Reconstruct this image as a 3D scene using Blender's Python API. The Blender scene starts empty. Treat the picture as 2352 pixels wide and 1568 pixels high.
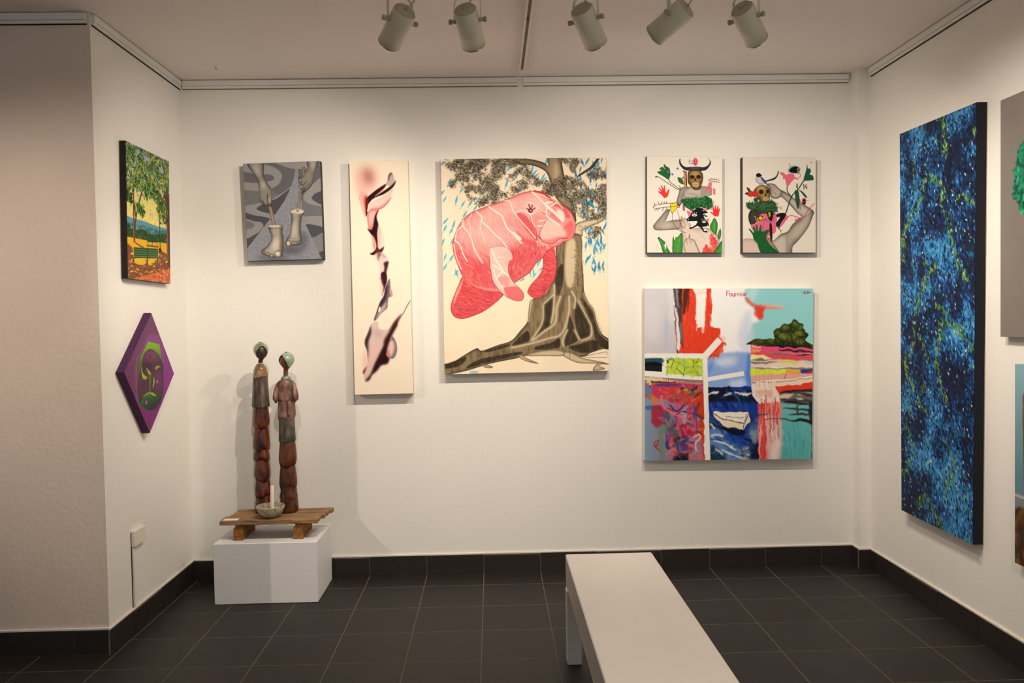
import bpy, math, random
import numpy as np
from mathutils import Vector, Matrix

# ------------------------------------------------------------------ camera, world, exposure
scene = bpy.context.scene
col = scene.collection
scene.view_settings.view_transform = 'Standard'
scene.view_settings.look = 'None'
scene.view_settings.gamma = 1.0
scene.view_settings.use_curve_mapping = False
scene.view_settings.exposure = 0.13

FPX, PITCH, YAW, ROLL = 1869.45, -.0296, -.0242, -.0173
CAM = np.array([.0724, -4.6997, 1.4834])
cyw, syw, cpt, spt = math.cos(YAW), math.sin(YAW), math.cos(PITCH), math.sin(PITCH)
CF = np.array([-syw * cpt, cyw * cpt, spt])
CR0 = np.array([cyw, syw, 0.0])
CU0 = np.cross(CR0, CF)
CR = CR0 * math.cos(ROLL) + CU0 * math.sin(ROLL)
CU = -CR0 * math.sin(ROLL) + CU0 * math.cos(ROLL)
cam_data = bpy.data.cameras.new('camera')
cam_data.sensor_fit = 'HORIZONTAL'
cam_data.sensor_width = 36.0
cam_data.lens = FPX / 2352 * 36.0
cam_data.clip_start = .05
cam = bpy.data.objects.new('camera', cam_data)
col.objects.link(cam)
cam.matrix_world = Matrix(((CR[0], CU[0], -CF[0], CAM[0]), (CR[1], CU[1], -CF[1], CAM[1]),
                           (CR[2], CU[2], -CF[2], CAM[2]), (0, 0, 0, 1)))
scene.camera = cam

world = bpy.data.worlds.new('world')
scene.world = world
world.use_nodes = True
world.node_tree.nodes['Background'].inputs[0].default_value = (.88, .93, 1.0, 1)
world.node_tree.nodes['Background'].inputs[1].default_value = .36

WARM = (1.0, .888, .745)
LAMP_GAIN = 1.0
# ceiling spotlights: can centre, can aim, beam aim set apart to even the wall light, watts, cone degrees, colour
PINK = (1.0, .84, .68)
SPOTS = [
    ((-.274, -1.50, 2.615), (-1.30, .0, 1.50), (-1.34, .0, 1.15), 70, 108, WARM),
    ((.005, -1.50, 2.612), (.33, .0, 1.55), (.54, .0, .85), 13, 154, WARM),
    ((.470, -1.50, 2.612), (1.42, .0, 1.30), (1.20, .0, 1.00), 48, 140, WARM),
    ((.790, -1.50, 2.627), (-.74, .0, 1.60), (-.80, .0, 1.12), 54, 96, WARM),
    ((1.100, -1.50, 2.615), (2.22, -.25, 1.55), (1.82, .0, .85), 62, 122, WARM),
    ((.95, -2.10, 2.615), (2.2, -1.20, 1.75), (2.2, -1.35, 1.65), 76, 76, WARM),
    ((-.62, -2.10, 2.615), (-1.66, -.60, 1.25), (-1.60, .0, 1.15), 66, 42, WARM),
    ((-3.40, -2.90, 2.615), (-1.5, -.6, 1.10), (-.80, .0, .72), 120, 54, PINK),
    ((.62, -3.50, 2.615), (.50, -1.9, .45), (.45, -1.9, .45), 90, 66, WARM),  # added out-of-view lamp that brightens the bench
    ((.90, -4.20, 2.615), (2.2, -4.0, 1.50), (2.2, -4.0, 1.40), 280, 110, WARM),  # added unseen lamp, bounces fill off the right wall
    ((-3.10, -4.60, 2.615), (-5.2, -4.5, 1.50), (-5.2, -4.5, 1.40), 50, 110, WARM),  # added unseen lamp, fill light by way of the far left wall
]

# ------------------------------------------------------------------ helpers
def lin(c):
    a = np.asarray(c, float) / 255.0
    return np.where(a <= .04045, a / 12.92, ((a + .055) / 1.055) ** 2.4)


def tag(o, label=None, cat=None, group=None, kind=None):
    if label: o['label'] = label
    if cat: o['category'] = cat
    if group: o['group'] = group
    if kind: o['kind'] = kind
    return o


def empty(name, loc, label=None, cat=None, group=None):
    o = bpy.data.objects.new(name, None)
    o.empty_display_size = .05
    col.objects.link(o)
    o.location = loc
    return tag(o, label, cat, group)


class MB:
    """collects shapes in world space; build() links them as one mesh object"""
    def __init__(s):
        s.v, s.f, s.sm = [], [], []

    def add(s, vs, fs, smooth=False):
        n = len(s.v)
        s.v += [tuple(map(float, p)) for p in vs]
        s.f += [tuple(i + n for i in q) for q in fs]
        s.sm += [smooth] * len(fs)
        return s

    def box(s, lo, hi, bev=0.0):
        x0, y0, z0 = lo; x1, y1, z1 = hi
        if bev <= 0:
            vs = [(x0, y0, z0), (x1, y0, z0), (x1, y1, z0), (x0, y1, z0), (x0, y0, z1), (x1, y0, z1), (x1, y1, z1), (x0, y1, z1)]
            return s.add(vs, [(0, 3, 2, 1), (4, 5, 6, 7), (0, 1, 5, 4), (1, 2, 6, 5), (2, 3, 7, 6), (3, 0, 4, 7)])
        vs = []; idx = {}
        X = (x0, x1); Y = (y0, y1); Z = (z0, z1)
        for i in (0, 1):
            for j in (0, 1):
                for k in (0, 1):
                    sx, sy, sz = (1 - 2 * i) * bev, (1 - 2 * j) * bev, (1 - 2 * k) * bev
                    for a, d in enumerate(((0, sy, sz), (sx, 0, sz), (sx, sy, 0))):
                        idx[(i, j, k, a)] = len(vs)
                        vs.append((X[i] + d[0], Y[j] + d[1], Z[k] + d[2]))
        fs = []
        def q(*ks): fs.append(tuple(idx[k] for k in ks))
        for i in (0, 1): q((i, 0, 0, 0), (i, 1, 0, 0), (i, 1, 1, 0), (i, 0, 1, 0))
        for j in (0, 1): q((0, j, 0, 1), (1, j, 0, 1), (1, j, 1, 1), (0, j, 1, 1))
        for k in (0, 1): q((0, 0, k, 2), (1, 0, k, 2), (1, 1, k, 2), (0, 1, k, 2))
        for i in (0, 1):
            for j in (0, 1): q((i, j, 0, 0), (i, j, 1, 0), (i, j, 1, 1), (i, j, 0, 1))
            for k in (0, 1): q((i, 0, k, 0), (i, 1, k, 0), (i, 1, k, 2), (i, 0, k, 2))
        for j in (0, 1):
            for k in (0, 1): q((0, j, k, 1), (1, j, k, 1), (1, j, k, 2), (0, j, k, 2))
        for i in (0, 1):
            for j in (0, 1):
                for k in (0, 1): q((i, j, k, 0), (i, j, k, 1), (i, j, k, 2))
        return s.add(vs, fs)

    def rings(s, rs, cap0=True, cap1=True, smooth=True):
        n = len(rs[0]); vs = [p for r in rs for p in r]; fs = []
        for a in range(len(rs) - 1):
            for b in range(n):
                c = (b + 1) % n
                fs.append((a * n + b, a * n + c, (a + 1) * n + c, (a + 1) * n + b))
        s.add(vs, fs, smooth)
        if cap0: s.add(rs[0], [tuple(range(n))[::-1]])
        if cap1: s.add(rs[-1], [tuple(range(n))])
        return s

    def lathe(s, c, ax, prof, n=32, cap0=False, cap1=False, smooth=True):
        """prof: (distance along ax, radius)"""
        ax = Vector(ax).normalized(); u = ax.orthogonal().normalized(); w = ax.cross(u); c = Vector(c)
        rs = [[c + ax * d + (u * math.cos(2 * math.pi * k / n) + w * math.sin(2 * math.pi * k / n)) * r for k in range(n)] for d, r in prof]
        return s.rings(rs, cap0, cap1, smooth)

    def tube(s, pts, r, n=10, caps=True):
        pts = [Vector(p) for p in pts]; rs = []
        up = None
        for i, p in enumerate(pts):
            t = (pts[min(i + 1, len(pts) - 1)] - pts[max(i - 1, 0)]).normalized()
            if up is None: up = t.orthogonal().normalized()
            up = (up - t * up.dot(t)).normalized(); w = t.cross(up)
            rr = r[i] if isinstance(r, (list, tuple)) else r
            rs.append([p + (up * math.cos(2 * math.pi * k / n) + w * math.sin(2 * math.pi * k / n)) * rr for k in range(n)])
        return s.rings(rs, caps, caps)

    def strap(s, pts, wdir, w, t):
        """flat strip following pts; wdir = direction of its width"""
        pts = [Vector(p) for p in pts]; wd = Vector(wdir).normalized(); rs = []
        for i, p in enumerate(pts):
            tg = (pts[min(i + 1, len(pts) - 1)] - pts[max(i - 1, 0)]).normalized()
            nn = tg.cross(wd).normalized()
            rs.append([p + wd * w / 2 + nn * t / 2, p - wd * w / 2 + nn * t / 2, p - wd * w / 2 - nn * t / 2, p + wd * w / 2 - nn * t / 2])
        return s.rings(rs, True, True, False)

    def build(s, name, mat, parent=None, kind=None):
        me = bpy.data.meshes.new(name)
        off = parent.matrix_world.translation if parent is not None else Vector((0, 0, 0))
        if parent is not None: off = world_loc(parent)
        me.from_pydata([(x - off[0], y - off[1], z - off[2]) for x, y, z in s.v], [], s.f)
        me.polygons.foreach_set('use_smooth', s.sm)
        import bmesh
        bm = bmesh.new(); bm.from_mesh(me); bmesh.ops.recalc_face_normals(bm, faces=bm.faces[:]); bm.to_mesh(me); bm.free()
        me.materials.append(mat)
        o = bpy.data.objects.new(name, me); col.objects.link(o)
        if parent is not None: o.parent = parent
        if kind: o['kind'] = kind
        return o


def world_loc(o):
    p = Vector(o.location)
    while o.parent is not None:
        o = o.parent; p = p + Vector(o.location)
    return p


MATS = {}
def mat(name, c, rough=.6, spec=.35, metal=0.0, bump=0.0, bscale=60.0, var=0.0, vscale=8.0, emit=None, coat=0.0, detail=3.0, stretch=None):
    if name in MATS: return MATS[name]
    m = bpy.data.materials.new(name); m.use_nodes = True
    nt = m.node_tree; b = nt.nodes['Principled BSDF']
    b.inputs['Roughness'].default_value = rough
    b.inputs['Specular IOR Level'].default_value = spec
    b.inputs['Metallic'].default_value = metal
    b.inputs['Coat Weight'].default_value = coat
    cl = tuple(lin(c)) + (1,)
    b.inputs['Base Color'].default_value = cl
    tc = nt.nodes.new('ShaderNodeTexCoord'); src = tc.outputs['Object']
    if stretch:
        mp = nt.nodes.new('ShaderNodeMapping'); mp.inputs['Scale'].default_value = stretch
        nt.links.new(src, mp.inputs['Vector']); src = mp.outputs['Vector']
    if var:
        n = nt.nodes.new('ShaderNodeTexNoise'); n.inputs['Scale'].default_value = vscale; n.inputs['Detail'].default_value = 5
        nt.links.new(src, n.inputs['Vector'])
        r = nt.nodes.new('ShaderNodeValToRGB')
        r.color_ramp.elements[0].position = .3; r.color_ramp.elements[1].position = .7
        r.color_ramp.elements[0].color = tuple(x * (1 - var) for x in cl[:3]) + (1,)
        r.color_ramp.elements[1].color = tuple(min(1, x * (1 + var)) for x in cl[:3]) + (1,)
        nt.links.new(n.outputs['Fac'], r.inputs['Fac']); nt.links.new(r.outputs['Color'], b.inputs['Base Color'])
    if bump:
        n = nt.nodes.new('ShaderNodeTexNoise'); n.inputs['Scale'].default_value = bscale; n.inputs['Detail'].default_value = detail
        nt.links.new(src, n.inputs['Vector'])
        bp = nt.nodes.new('ShaderNodeBump'); bp.inputs['Strength'].default_value = bump; bp.inputs['Distance'].default_value = .004
        nt.links.new(n.outputs['Fac'], bp.inputs['Height']); nt.links.new(bp.outputs['Normal'], b.inputs['Normal'])
    if emit:
        b.inputs['Emission Color'].default_value = tuple(emit[0]) + (1,); b.inputs['Emission Strength'].default_value = emit[1]
    MATS[name] = m
    return m


def ramp_mat(name, stops, scale, rough, stretch=(1, 1, 1), coat=0.0, bump=0.0, bscale=30, distort=0.0, kind='noise', spec=.5):
    m = bpy.data.materials.new(name); m.use_nodes = True
    nt = m.node_tree; b = nt.nodes['Principled BSDF']
    b.inputs['Roughness'].default_value = rough; b.inputs['Coat Weight'].default_value = coat
    b.inputs['Specular IOR Level'].default_value = spec; b.inputs['Coat Roughness'].default_value = .12
    tc = nt.nodes.new('ShaderNodeTexCoord'); mp = nt.nodes.new('ShaderNodeMapping'); mp.inputs['Scale'].default_value = stretch
    nt.links.new(tc.outputs['Object'], mp.inputs['Vector'])
    if kind == 'crackle':
        n = nt.nodes.new('ShaderNodeTexVoronoi'); n.feature = 'DISTANCE_TO_EDGE'; n.inputs['Scale'].default_value = scale
        nz = nt.nodes.new('ShaderNodeTexNoise'); nz.inputs['Scale'].default_value = scale * .6
        mx = nt.nodes.new('ShaderNodeMix'); mx.data_type = 'RGBA'; mx.inputs[0].default_value = .12
        nt.links.new(mp.outputs[0], mx.inputs[6]); nt.links.new(nz.outputs['Color'], mx.inputs[7]); nt.links.new(mp.outputs[0], nz.inputs[0])
        nt.links.new(mx.outputs[2], n.inputs['Vector']); out = n.outputs['Distance']
    else:
        n = nt.nodes.new('ShaderNodeTexNoise'); n.inputs['Scale'].default_value = scale; n.inputs['Detail'].default_value = 6
        n.inputs['Distortion'].default_value = distort
        nt.links.new(mp.outputs[0], n.inputs['Vector']); out = n.outputs['Fac']
    r = nt.nodes.new('ShaderNodeValToRGB'); e = r.color_ramp.elements
    for i, (p, c) in enumerate(stops):
        el = e[i] if i < 2 else e.new(p)
        el.position = p; el.color = tuple(lin(c)) + (1,)
    nt.links.new(out, r.inputs['Fac']); nt.links.new(r.outputs[0], b.inputs['Base Color'])
    if bump:
        nb = nt.nodes.new('ShaderNodeTexNoise'); nb.inputs['Scale'].default_value = bscale
        nt.links.new(mp.outputs[0], nb.inputs['Vector'])
        bp = nt.nodes.new('ShaderNodeBump'); bp.inputs['Strength'].default_value = bump; bp.inputs['Distance'].default_value = .004
        nt.links.new(nb.outputs['Fac'], bp.inputs['Height']); nt.links.new(bp.outputs[0], b.inputs['Normal'])
    return m


WALL = mat('wall_plaster', (236, 232, 226), .75, .25, bump=.16, bscale=55, var=.02, vscale=1.5)
ROUGHW = mat('rough_plaster', (226, 210, 198), .85, .15, bump=.5, bscale=42, var=.03, vscale=3, detail=5)
CEIL = mat('ceiling_paint', (242, 234, 230), .85, .2, bump=.15, bscale=50)
TRIM = mat('rail_white', (232, 230, 224), .5, .4)
TILE = mat('dark_floor_tile', (40, 34, 32), .5, .3, bump=.12, bscale=220, var=.12, vscale=3)
SKIRT = mat('dark_skirting_tile', (42, 37, 34), .45, .4, bump=.12, bscale=220, var=.15, vscale=4)
GROUT = mat('grout', (104, 95, 84), .9, .1, bump=.2, bscale=200, var=.15, vscale=20)
CAULK = mat('white_caulk', (226, 220, 208), .7, .3, bump=.3, bscale=90)
LAMPW = mat('lamp_enamel', (214, 208, 188), .35, .45)
LAMPD = mat('lamp_cap', (176, 170, 150), .5, .35)
RIMM = mat('lamp_rim_metal', (190, 186, 176), .15, .5, metal=1.0)
CORD = mat('lamp_cord', (176, 168, 148), .6)
BULB = mat('lamp_lens', (255, 240, 210), .3, emit=((1.0, .82, .58), 12.0))
DARK = mat('dark_hole', (22, 20, 18), .8)
TRACKM = mat('track_enamel', (226, 220, 208), .4, .4)
SLOT = mat('track_slot', (134, 116, 96), .6)
PLINTHM = mat('plinth_paint', (226, 226, 228), .55, .35, bump=.12, bscale=60)
BENCHM = mat('bench_paint', (216, 209, 203), .38, .45, var=.03, vscale=3)
PLATE = mat('switch_plate_paint', (228, 222, 210), .6)
PAPER = mat('paper_card', (236, 230, 224), .6)
WAX = mat('candle_wax', (244, 226, 208), .5)
RAWC = mat('raw_canvas', (214, 190, 130), .85, .1)

# ------------------------------------------------------------------ the room
XL, XR, YA, HC = -1.675, 2.235, -1.03, 2.856
YB = -7.6
def struct(name, mb, m, parent=None):
    return mb.build(name, m, parent, 'structure' if parent is None else None)

struct('wall_back', MB().box((XL - .2, 0, -.05), (XR + .2, .2, HC + .05)), WALL)
struct('wall_left', MB().box((XL - .2, YA + .0005, -.05), (XL, -.0005, HC + .05)), WALL)
struct('wall_front_left', MB().box((-5.2, YA, -.05), (XL - .2, YA + .2, HC + .05)).box((XL - .2, YA, -.05), (XL, YA + .0004, HC + .05)), ROUGHW)
struct('wall_right', MB().box((XR, YB, -.05), (XR + .2, -.0005, HC + .05)), WALL)
struct('wall_far_left', MB().box((-5.4, YB, -.05), (-5.2, YA + .2, HC + .05)), WALL)
struct('wall_pier', MB().box((2.17, -.095, 0), (XR, 0, HC)), WALL)
struct('ceiling', MB().box((-5.4, YB, HC), (XR + .2, .2, HC + .15)), CEIL)
floor = struct('floor', MB().box((-5.4, YB, -.12), (XR + .2, .2, -.0008)), GROUT)

# floor tiles: 33 cm, joints follow the photograph's grid
T, CUT, GAP = .33, .212, .0038
def tile(lo, hi, parent, m, name='floor_tile'):
    return MB().box(lo, hi, .0012).build(name, m, parent)
xs = [-5.2] + [i * T for i in range(-15, 7)] + [XR]
ys = [0.0] + [-(CUT + k * T) for k in range(0, 23)]
cache = {}
for j in range(len(ys) - 1):
    for i in range(len(xs) - 1):
        x0, x1, y0, y1 = xs[i], xs[i + 1], ys[j + 1], ys[j]
        if y0 >= YA - .05 and x1 <= XL + .01: continue
        if j > 11 or x1 < -2.9: continue
        if x0 < XL < x1 and y0 > YA: x0 = XL
        key = (round(x1 - x0, 3), round(y1 - y0, 3))
        if key not in cache:
            o = MB().box((GAP / 2, GAP / 2, -.012), (key[0] - GAP / 2, key[1] - GAP / 2, 0), .0012).build('floor_tile', TILE, floor)
            cache[key] = o
        else:
            o = cache[key].copy(); col.objects.link(o)
        o.location = (x0, y0, 0)
# beyond the counted tiles the same tiling goes on as one joined part
mb = MB()
for j in range(len(ys) - 1):
    for i in range(len(xs) - 1):
        x0, x1, y0, y1 = xs[i], xs[i + 1], ys[j + 1], ys[j]
        if y0 >= YA - .05 and x1 <= XL + .01: continue
        if j > 11 or x1 < -2.9:
            mb.box((x0 + GAP / 2, y0 + GAP / 2, -.012), (x1 - GAP / 2, y1 - GAP / 2, 0))
o = mb.build('floor_tile_field', TILE, floor, 'stuff')

# tiled baseboards
SH, ST = .112, .012
def baseboard(name, along, fixed, sgn, joints, hh=None):
    """along: 'x' or 'y'; fixed: wall coordinate; sgn: direction into the room"""
    a0, a1 = joints[0], joints[-1]
    def b(p, q, d0, d1, z0, z1, bev=0):
        lo, hi = sorted((fixed + sgn * d0, fixed + sgn * d1))
        p, q = min(p, q), max(p, q)
        return MB().box((p, lo, z0), (q, hi, z1), bev) if along == 'x' else MB().box((lo, p, z0), (hi, q, z1), bev)
    base = b(a0, a1, 0, ST - .003, 0, SH - .002).build(name, GROUT, None, 'structure')
    for k, (p, q) in enumerate(zip(joints[:-1], joints[1:])):
        p, q = min(p, q), max(p, q)
        if q - p < .02: continue
        b(p + .002, q - .002, .001, ST, .003, SH + (0.004 * math.sin(k * 2.3) - .002), .001).build('skirting_tile', SKIRT, base)
    b(a0, a1, 0, .009, SH - .001, SH + .010, .002).build('caulk_bead', CAULK, base)
    return base
baseboard('baseboard_back', 'x', 0, -1, [XL + .012] + [i * T for i in range(-4, 4)] + [1.035] + [i * T for i in range(4, 7)] + [2.17])
baseboard('baseboard_left', 'y', XL, 1, [0, -.143, -.473, -.804, YA - .012])
baseboard('baseboard_front_left', 'x', YA, -1, [XL, -1.829, -2.16, -2.49, -2.82, -3.15, -3.48, -3.81, -4.14, -5.2])
baseboard('baseboard_pier', 'x', -.095, -1, [2.158, XR - .012])
baseboard('baseboard_pier_side', 'y', 2.17, -1, [0, -.095])
baseboard('baseboard_right', 'y', XR, -1, [-.095, -.174, -.496, -.815, -1.146, -1.476, -1.806, -2.136, -2.466, -2.796, -3.126, -3.456, -3.786, -4.116, -4.446, YB])

# hanging rails where wall meets ceiling
def rail(name, lo, hi, axis, sgn):
    """white picture rail: channel with a lower lip and a fine dark strip standing in for the shade under it"""
    (x0, y0), (x1, y1) = lo, hi
    m = MB(); z0, z1 = HC - .052, HC - .004
    if axis == 'x':
        m.box((x0, min(y0, y0 + sgn * .018), z0 + .018), (x1, max(y0, y0 + sgn * .018), z1), .002)
        r = m.build(name, TRIM, None, 'structure')
        MB().box((x0, min(y0, y0 + sgn * .013), z0 + .003), (x1, max(y0, y0 + sgn * .013), z0 + .017), .0015).build('rail_lip', TRIM, r)
        MB().box((x0, min(y0, y0 + sgn * .005), z0 - .001), (x1, max(y0, y0 + sgn * .005), z0 + .004)).build('shade_strip', DARK if name in ('trim_3', 'trim_4', 'trim_5') else SLOT, r)  # solid dark strip, its colour stands in for shade below the lip
    else:
        m.box((min(x0, x0 + sgn * .018), y0, z0 + .018), (max(x0, x0 + sgn * .018), y1, z1), .002)
        r = m.build(name, TRIM, None, 'structure')
        MB().box((min(x0, x0 + sgn * .013), y0, z0 + .003), (max(x0, x0 + sgn * .013), y1, z0 + .017), .0015).build('rail_lip', TRIM, r)
        MB().box((min(x0, x0 + sgn * .005), y0, z0 - .001), (max(x0, x0 + sgn * .005), y1, z0 + .004)).build('shade_strip', DARK, r)
    return r
rail('trim_1', (XL + .02, 0), (.243, 0), 'x', -1)
rail('trim_2', (.275, 0), (2.155, 0), 'x', -1)
rail('trim_3', (XL, YA + .012), (XL, -.002), 'y', 1)
rail('trim_4', (-5.2, YA), (XL - .012, YA), 'x', -1)
rail('trim_5', (XR, YB), (XR, -.12), 'y', -1)

# ceiling lighting tracks
def track(label, lo, hi, axis):
    (x0, y0), (x1, y1) = lo, hi
    t = empty('light_track', ((x0 + x1) / 2, (y0 + y1) / 2, HC), label, 'track')
    w, h = .018, .030
    if axis == 'y':
        MB().box((x0 - w, y0, HC - h), (x0 - w + .011, y1, HC), .001).build('track_side', TRACKM, t)
        MB().box((x0 + w - .011, y0, HC - h), (x0 + w, y1, HC), .001).build('track_side', TRACKM, t)
        MB().box((x0 - w + .011, y0, HC - h + .008), (x0 + w - .011, y1, HC)).build('track_slot', SLOT, t)
        MB().box((x0 - w - .002, y1 - .055, HC - h - .003), (x0 + w + .002, y1, HC), .002).build('end_cap', TRACKM, t)
        for yy in (y1 - .22, y1 - .80, y1 - 1.6, y1 - 2.4):
            MB().lathe((x0, yy, HC - h + .0085), (0, 0, -1), [(0, .005), (.002, .005)], 12, True, True).build('screw_hole', DARK, t)
    else:
        MB().box((x0, y0 - w, HC - h), (x1, y0 - w + .011, HC), .001).build('track_side', TRACKM, t)
        MB().box((x0, y0 + w - .011, HC - h), (x1, y0 + w, HC), .001).build('track_side', TRACKM, t)
        MB().box((x0, y0 - w + .011, HC - h + .008), (x1, y0 + w - .011, HC)).build('track_slot', SLOT, t)
    return t
track('white ceiling light track running out from the back wall between two picture rails', (.26, -5.0), (.26, -.175), 'y')
track('white crosswise light track carrying the spotlights above the back wall paintings', (-.9, -1.52), (.236, -1.52), 'x')
track('white crosswise light track carrying the spotlights above the square abstract painting', (.284, -1.52), (1.6, -1.52), 'x')
hk = empty('ceiling_hook', (-1.385, -.254, HC), 'tiny dark wire hook screwed into the ceiling', 'hook')
MB().tube([(-1.385, -.254, HC), (-1.385, -.254, HC - .012), (-1.382, -.254, HC - .018), (-1.379, -.254, HC - .012)], .0016, 6).build('wire', SLOT, hk)

# spotlights
SPOT_LABELS = [
    'cream can spotlight tilted to point at the painting of feet on sticks',
    'cream can spotlight pointing at the manatee painting, round back cap showing',
    'cream can spotlight with a bright glint on its mouth, pointing at the abstract',
    'cream can spotlight leaning far over towards the tall flame painting, cord looped',
    'cream can spotlight leaning towards the right hand corner pier, plain flank showing',
    'cream can spotlight above the bench pointing at the blue painting',
    'cream can spotlight above the bench pointing at the purple diamond painting',
    'cream can spotlight hung in the side room beyond the left wall',
    'unseen can spotlight added to brighten the white bench',
    'unseen can spotlight added to bounce fill light off the right wall',
    'unseen can spotlight added to bounce fill light off the far left wall']
def spotlight(i, c, aim, beam, watts, cone, tint):
    C0 = Vector(c); a = (Vector(aim) - C0).normalized()
    side = a.cross(Vector((0, 0, 1))).normalized()
    top = Vector((c[0], c[1] - .02, HC - (.026 if i < 5 else 0)))
    root = empty('spotlight', top, SPOT_LABELS[i], 'spotlight', 'ceiling can spotlights')
    L, R = .160, .046
    b0 = C0 - a * L / 2
    can = MB().lathe(b0, a, [(.0, R * .93), (.006, R), (L * .5, R), (L, R), (L, R - .003), (L * .55, R - .004)], 36).build('lamp_can', LAMPW, root)
    MB().lathe(b0, a, [(-.004, .001), (-.003, R * .7), (.002, R * .94), (.004, R * .95)], 36, True).build('back_cap', LAMPD, can)
    MB().lathe(b0, a, [(-.012, .006), (-.004, .007)], 12, True, False).build('cap_nut', LAMPD, can)
    MB().lathe(b0, a, [(L - .002, R - .001), (L, R + .0012), (L + .0025, R + .0006), (L + .0025, R - .004), (L - .002, R - .004)], 36).build('mouth_rim', RIMM, can)
    MB().lathe(b0, a, [(L * .62, .0005), (L * .62, R - .006)], 24, False, False).build('lens', BULB, can)
    piv = C0 - a * .03
    ytop = Vector((piv.x, piv.y, piv.z + .10))
    pts = [piv + side * (R + .006)]
    pts += [Vector((piv.x, piv.y, piv.z + .065)) + side * (R + .006)]
    for k in range(1, 8):
        th = math.pi * k / 8
        pts.append(Vector((piv.x, piv.y, piv.z + .065 + .035 * math.sin(th))) + side * (R + .006) * math.cos(th))
    pts += [Vector((piv.x, piv.y, piv.z + .065)) - side * (R + .006), piv - side * (R + .006)]
    yoke = MB().strap(pts, Vector((side.y, -side.x, 0)), .016, .003).build('yoke', LAMPW, root)
    for s in (1, -1):
        MB().lathe(piv + side * s * (R + .002), side * s, [(0, .009), (.008, .009), (.009, .006), (.014, .006), (.015, .010), (.026, .010)], 16, True, True).build('knob', LAMPD, yoke)
    MB().tube([ytop, Vector((top.x, top.y, top.z - .03))], .007, 10).build('stem', LAMPW, root)
    MB().box((top.x - .024, top.y - .014, top.z - .035), (top.x + .024, top.y + .014, top.z - .001), .003).build('track_adapter', LAMPW, root)
    cp = []
    for k in range(14):
        t = k / 13
        p = (b0 - a * .004).lerp(ytop, t) + side * .045 * math.sin(t * math.pi * 1.6) + Vector((0, 0, .04 * math.sin(t * math.pi)))
        p -= a * .02 * math.sin(t * math.pi)
        cp.append(p)
    MB().tube(cp, .0035, 8).build('cord', CORD, root)
    d = bpy.data.lights.new('spot_beam', 'SPOT')
    d.energy = watts * LAMP_GAIN; d.color = tint; d.spot_size = math.radians(cone); d.spot_blend = 1.0; d.shadow_soft_size = .011
    lo = bpy.data.objects.new('spot_beam', d); col.objects.link(lo)
    p = b0 + a * (L + .012)
    lo.parent = root
    lo.location = p - top
    lo.rotation_euler = (p - Vector(beam)).to_track_quat('Z', 'Y').to_euler()
for i, s in enumerate(SPOTS): spotlight(i, *s)

# ------------------------------------------------------------------ plinth, bench, pallet
pl = empty('plinth', (-1.141, -.24, 0), 'low white painted box plinth in the corner under the sculpture pallet', 'plinth')
MB().box((-1.412, -.425, 0), (-.870, -.050, .322), .003).build('plinth_box', PLINTHM, pl)

bn = empty('bench', (.561, -2.05, 0), 'long white painted bench standing on the dark tiled floor', 'bench')
MB().box((.373, -2.95, .318), (.749, -1.20, .452), .004).build('seat', BENCHM, bn)
for x0 in (.368, .692):
    for y0 in (-2.93, -1.285):
        MB().box((x0, y0, 0), (x0 + .062, y0 + .062, .318), .004).build('leg', BENCHM, bn)

WOOD = ramp_mat('pallet_wood', [(.25, (98, 72, 48)), (.5, (144, 110, 78)), (.75, (174, 140, 104))], 9, .8, (1.2, 12, 12), bump=.5, bscale=14, distort=.6, spec=.25)
WOOD2 = ramp_mat('bearer_wood', [(.25, (92, 58, 24)), (.5, (140, 94, 46)), (.75, (168, 118, 64))], 9, .8, (9, 1.2, 9), bump=.4, bscale=14, distort=.6, spec=.2)
pt = empty('pallet', (-1.155, -.14, .322), 'small rough wooden pallet lying on the white plinth', 'pallet')
pz0, pz1 = .408, .432
for (x0, x1, y0, y1, tl) in ((-1.418, -.900, -.270, -.166, 0), (-1.402, -.886, -.159, -.112, -.002), (-1.396, -.878, -.105, -.064, .001), (-1.390, -.862, -.057, -.020, .003)):
    MB().box((x0, y0, pz0 + tl), (x1, y1, pz1 + tl), .003).build('plank', WOOD, pt)
for x0 in (-1.350, -1.034):
    w = .050
    y0, y1, z0, z1 = -.256, -.030, .322, .408
    prof = [(0, 0), (w, 0), (w, .060), (w - .006, .078), (w - .010, .086), (.012, .086), (.010, .074), (0, .062), (0, .034), (.004, .030), (0, .026)]
    n = len(prof)
    MB().rings([[(x0 + p, y, z0 + q) for p, q in prof] for y in (y0, y1)], True, True, False).build('bearer', WOOD2, pt)

cd = empty('label_card', (-1.353, -.248, pz1), 'small white label card lying on the front pallet plank', 'card')
MB().box((-1.402, -.262, pz1), (-1.325, -.226, pz1 + .0015)).build('card', PAPER, cd)

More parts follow.
